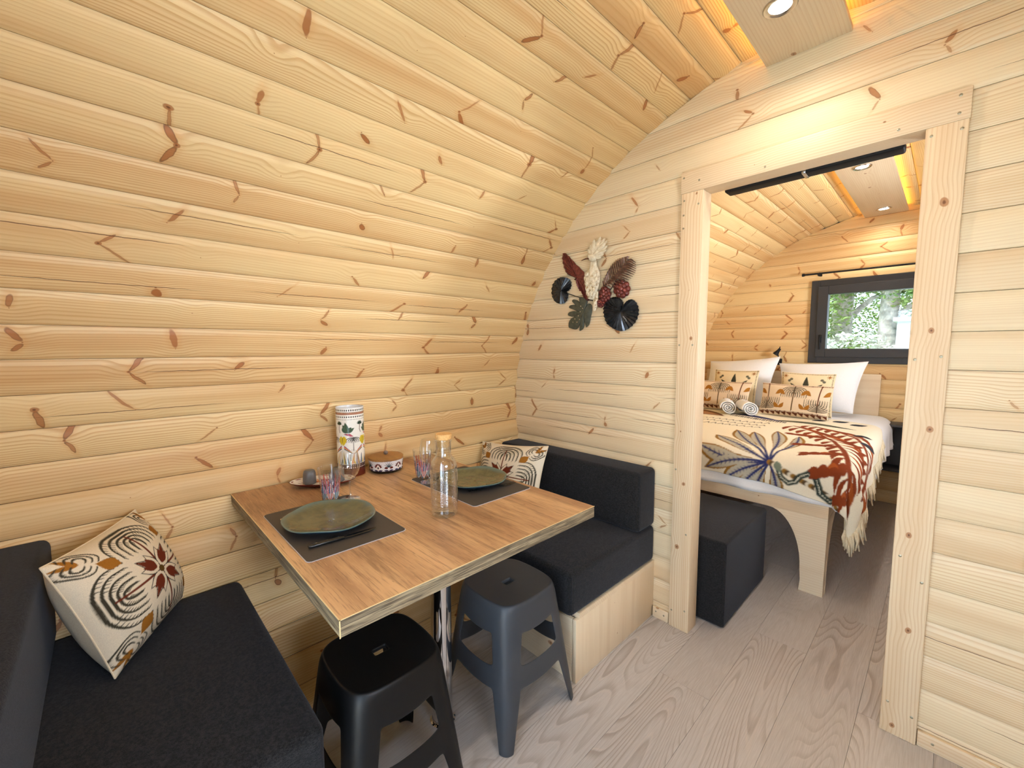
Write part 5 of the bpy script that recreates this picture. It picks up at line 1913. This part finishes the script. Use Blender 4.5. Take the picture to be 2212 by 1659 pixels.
def towel(loc, rz, label):
    bm = bmesh.new()
    turns, n, L = 3.6, 150, 0.20
    prev = None
    for i in range(n + 1):
        t = i / n
        a = t * turns * 2 * PI
        r = 0.006 + 0.056 * t
        th = 0.0105
        ring = []
        for yy, rr in ((-L / 2, r), (-L / 2 - 0.004, r - th * 0.5), (-L / 2, r - th), (L / 2, r - th), (L / 2, r)):
            ring.append(bm.verts.new((rr * math.cos(a) * 1.08, yy + 0.003 * math.sin(a * 3), rr * math.sin(a) * 0.94)))
        if prev:
            for k in range(5): bm.faces.new((prev[k], prev[(k + 1) % 5], ring[(k + 1) % 5], ring[k]))
        else: bm.faces.new(ring[::-1])
        prev = ring
    bm.faces.new(prev)
    o = from_bm('rolled_towel', bm, M['towel'], None, Matrix.Translation(loc) @ Matrix.Rotation(rz, 4, 'Z') @ Matrix.Rotation(0.5, 4, 'Y'), True, math.radians(50))
    tag(o, label, 'towel', 'rolled towels on the bed')


towel((-1.262, 3.735, 0.806), math.radians(22), 'rolled white towel lying left on the bed throw')
towel((-1.120, 3.750, 0.806), math.radians(32), 'rolled white towel lying right on the bed throw')

# reading lamp
rl = empty('reading_lamp', (-1.115, Y_BACK, 1.17), label='small black reading lamp above the headboard', cat='lamp')
box('wall_plate', (-0.02, -0.012, -0.04), (0.02, 0.0, 0.02), M['black_metal'], rl, 0.003)
tube('arm', [(0, -0.01, 0), (0, -0.045, 0.01), (-0.002, -0.055, 0.05), (-0.006, -0.06, 0.075)], 0.005, M['black_metal'], rl)
lathe('lamp_head', [(0.0, 0.04), (0.010, 0.036), (0.014, 0.01), (0.026, -0.03), (0.024, -0.03), (0.0, -0.01)], M['black_metal'], rl, mw=Matrix.Translation((-0.008, -0.062, 0.085)) @ Matrix.Rotation(0.6, 4, 'Y'), seg=24)
tube('switch_stem', [(0.0, -0.06, 0.09), (0.012, -0.062, 0.135)], 0.0035, M['black_metal'], rl)

# curtain rod over the window
cr = empty('curtain_rod', (-0.41, Y_BACK - 0.06, 1.945), label='thin black curtain rod above the bedroom window', cat='curtain rod')
tube('rod', [(-0.53, 0, 0), (0.55, 0, 0)], 0.0075, M['black_metal'], cr)
for sx in (-1, 1):
    lathe('finial', [(0.0, -0.012), (0.013, -0.010), (0.013, 0.004), (0.009, 0.012), (0.0, 0.012)], M['black_metal'], cr, mw=Matrix.Translation((0.54 * sx, 0, 0)) @ Matrix.Rotation(PI / 2, 4, 'Y'), seg=20)
    br_ = tube('bracket', [(0.42 * sx, 0.06, -0.01), (0.42 * sx, 0.0, -0.012)], 0.010, M['black_metal'], cr, 14)
    lathe('bracket_cup', [(0.0, -0.02), (0.016, -0.02), (0.017, 0.0), (0.013, 0.012), (0.0, 0.012)], M['black_metal'], br_, mw=Matrix.Translation((0.42 * sx, 0, -0.008)) @ Matrix.Rotation(PI / 2, 4, 'X'), seg=20)

# bedside wall shelf: open dark box
sh = empty('bedside_shelf', (-0.16, Y_BACK, 0.50), label='dark grey open box shelf on the bedroom end wall', cat='shelf')
w, h, d, tk = 0.36, 0.375, 0.20, 0.018
box('side_panel', (-w / 2, -d, -h / 2), (-w / 2 + tk, 0, h / 2), M['shelf'], sh, 0.001)
box('side_panel', (w / 2 - tk, -d, -h / 2), (w / 2, 0, h / 2), M['shelf'], sh, 0.001)
box('top_panel', (-w / 2 + tk, -d, h / 2 - tk), (w / 2 - tk, 0, h / 2), M['shelf'], sh, 0.001)
box('bottom_panel', (-w / 2 + tk, -d, -h / 2), (w / 2 - tk, 0, -h / 2 + tk), M['shelf'], sh, 0.001)
box('back_panel', (-w / 2 + tk, -0.012, -h / 2 + tk), (w / 2 - tk, -0.002, h / 2 - tk), M['shelf'], sh, 0)
lathe('shelf_light', [(0, -0.004), (0.010, -0.004), (0.012, 0.0)], M['steel'], sh, (-0.09, -0.12, h / 2 - tk - 0.001), seg=16)

# ------------------------------------------------------------------ outdoors beyond the bedroom window
tag(box('ground', (-22, -12, -0.50), (22, 30, -0.40), M['grass'], None, 0), 'green lawn around the cabin', kind='structure')


def leaves_into(bm, cen, rad, n, size, rs):
    for _ in range(n):
        while True:
            p = V((rs.uniform(-1, 1), rs.uniform(-1, 1), rs.uniform(-1, 1)))
            if p.length < 1: break
        p = V((cen[0] + p.x * rad[0], cen[1] + p.y * rad[1], cen[2] + p.z * rad[2]))
        d = V((rs.uniform(-1, 1), rs.uniform(-1, 1), rs.uniform(-0.6, 0.6))).normalized()
        e = d.cross(V((rs.uniform(-1, 1), rs.uniform(-1, 1), rs.uniform(-1, 1)))).normalized()
        s = size * rs.uniform(0.6, 1.3)
        q = [bm.verts.new(p - d * s), bm.verts.new(p + e * s * 0.45 + d.cross(e) * s * 0.12), bm.verts.new(p + d * s), bm.verts.new(p - e * s * 0.45 + d.cross(e) * s * 0.12)]
        bm.faces.new(q)


def tree(loc, r, h, crown, n, label, seed):
    rs = random.Random(seed)
    e = empty('tree', loc, label=label, cat='tree', group='trees outside the bedroom window')
    tube('trunk', [(0.03 * math.sin(3 * k), 0, h * k / 6) for k in range(7)], [r * (1.15 - 0.09 * k) for k in range(7)], M['bark'], e, 14)
    for k in range(5):
        a = rs.uniform(0, 6.28)
        tube('branch', [(0, 0, h * (0.35 + 0.1 * k)), (0.5 * math.cos(a), 0.5 * math.sin(a), h * (0.42 + 0.1 * k)), (1.3 * math.cos(a), 1.3 * math.sin(a), h * (0.46 + 0.1 * k))], [r * 0.35, r * 0.25, r * 0.1], M['bark'], e, 7)
    bm = bmesh.new()
    for c, rad, k in crown: leaves_into(bm, c, rad, int(n * k * 2.2), 0.045, rs)
    tag(from_bm('foliage', bm, M['leaf'], e), kind='stuff')


tree((-1.28, 9.0, -0.4), 0.15, 6.0, [((-0.35, -0.3, 2.3), (0.55, 0.5, 0.55), 0.16), ((0.1, -0.2, 3.0), (0.8, 0.6, 0.5), 0.24), ((0.0, 0.6, 4.2), (1.8, 1.5, 1.2), 0.6)], 3200, 'ivy-clad tree on the left in the bedroom window', 1)
tree((-0.66, 8.6, -0.4), 0.12, 6.0, [((0.3, -0.1, 2.7), (0.55, 0.5, 0.45), 0.22), ((0.2, 0.6, 4.0), (1.6, 1.4, 1.2), 0.6)], 3200, 'pale trunked tree on the right in the bedroom window', 2)
tree((-2.6, 12.5, -0.4), 0.2, 7.0, [((0.0, 0.0, 2.6), (1.9, 1.4, 1.6), 0.5), ((0.0, 0.0, 5.0), (2.4, 1.8, 1.5), 0.5)], 4200, 'dense green tree in the background to the left of the window', 3)
tree((-0.3, 13.0, -0.4), 0.2, 7.0, [((0.0, 0.0, 2.4), (1.6, 1.2, 1.5), 0.5), ((0.0, 0.0, 4.8), (2.4, 1.8, 1.6), 0.5)], 4200, 'dense green tree in the background to the right of the window', 4)
bush = empty('flowering_bush', (-0.95, 8.0, -0.4), label='white flowering bush at the foot of the trees', cat='bush')
rs = random.Random(9)
bm = bmesh.new(); leaves_into(bm, (0, 0, 1.15), (0.6, 0.35, 0.72), 900, 0.05, rs)
tag(from_bm('foliage', bm, M['leaf'], bush), kind='stuff')
bm = bmesh.new(); leaves_into(bm, (0, -0.1, 1.35), (0.6, 0.35, 0.58), 1300, 0.045, rs)
tag(from_bm('blossoms', bm, M['blossom'], bush), kind='stuff')
tube('stem', [(0, 0, 0), (0, 0, 0.9)], 0.03, M['bark'], bush)
nb = empty('neighbouring_cabin', (0.22, 7.6, -0.4), label='pale white cabin wall at the right of the window view', cat='cabin')
box('wall', (-0.72, 0, 0.1), (1.6, 2.2, 2.03), M['white_panel'], nb, 0.01)
box('roof', (-0.76, -0.05, 2.03), (1.65, 2.25, 2.09), M['white_plastic'], nb, 0.01)
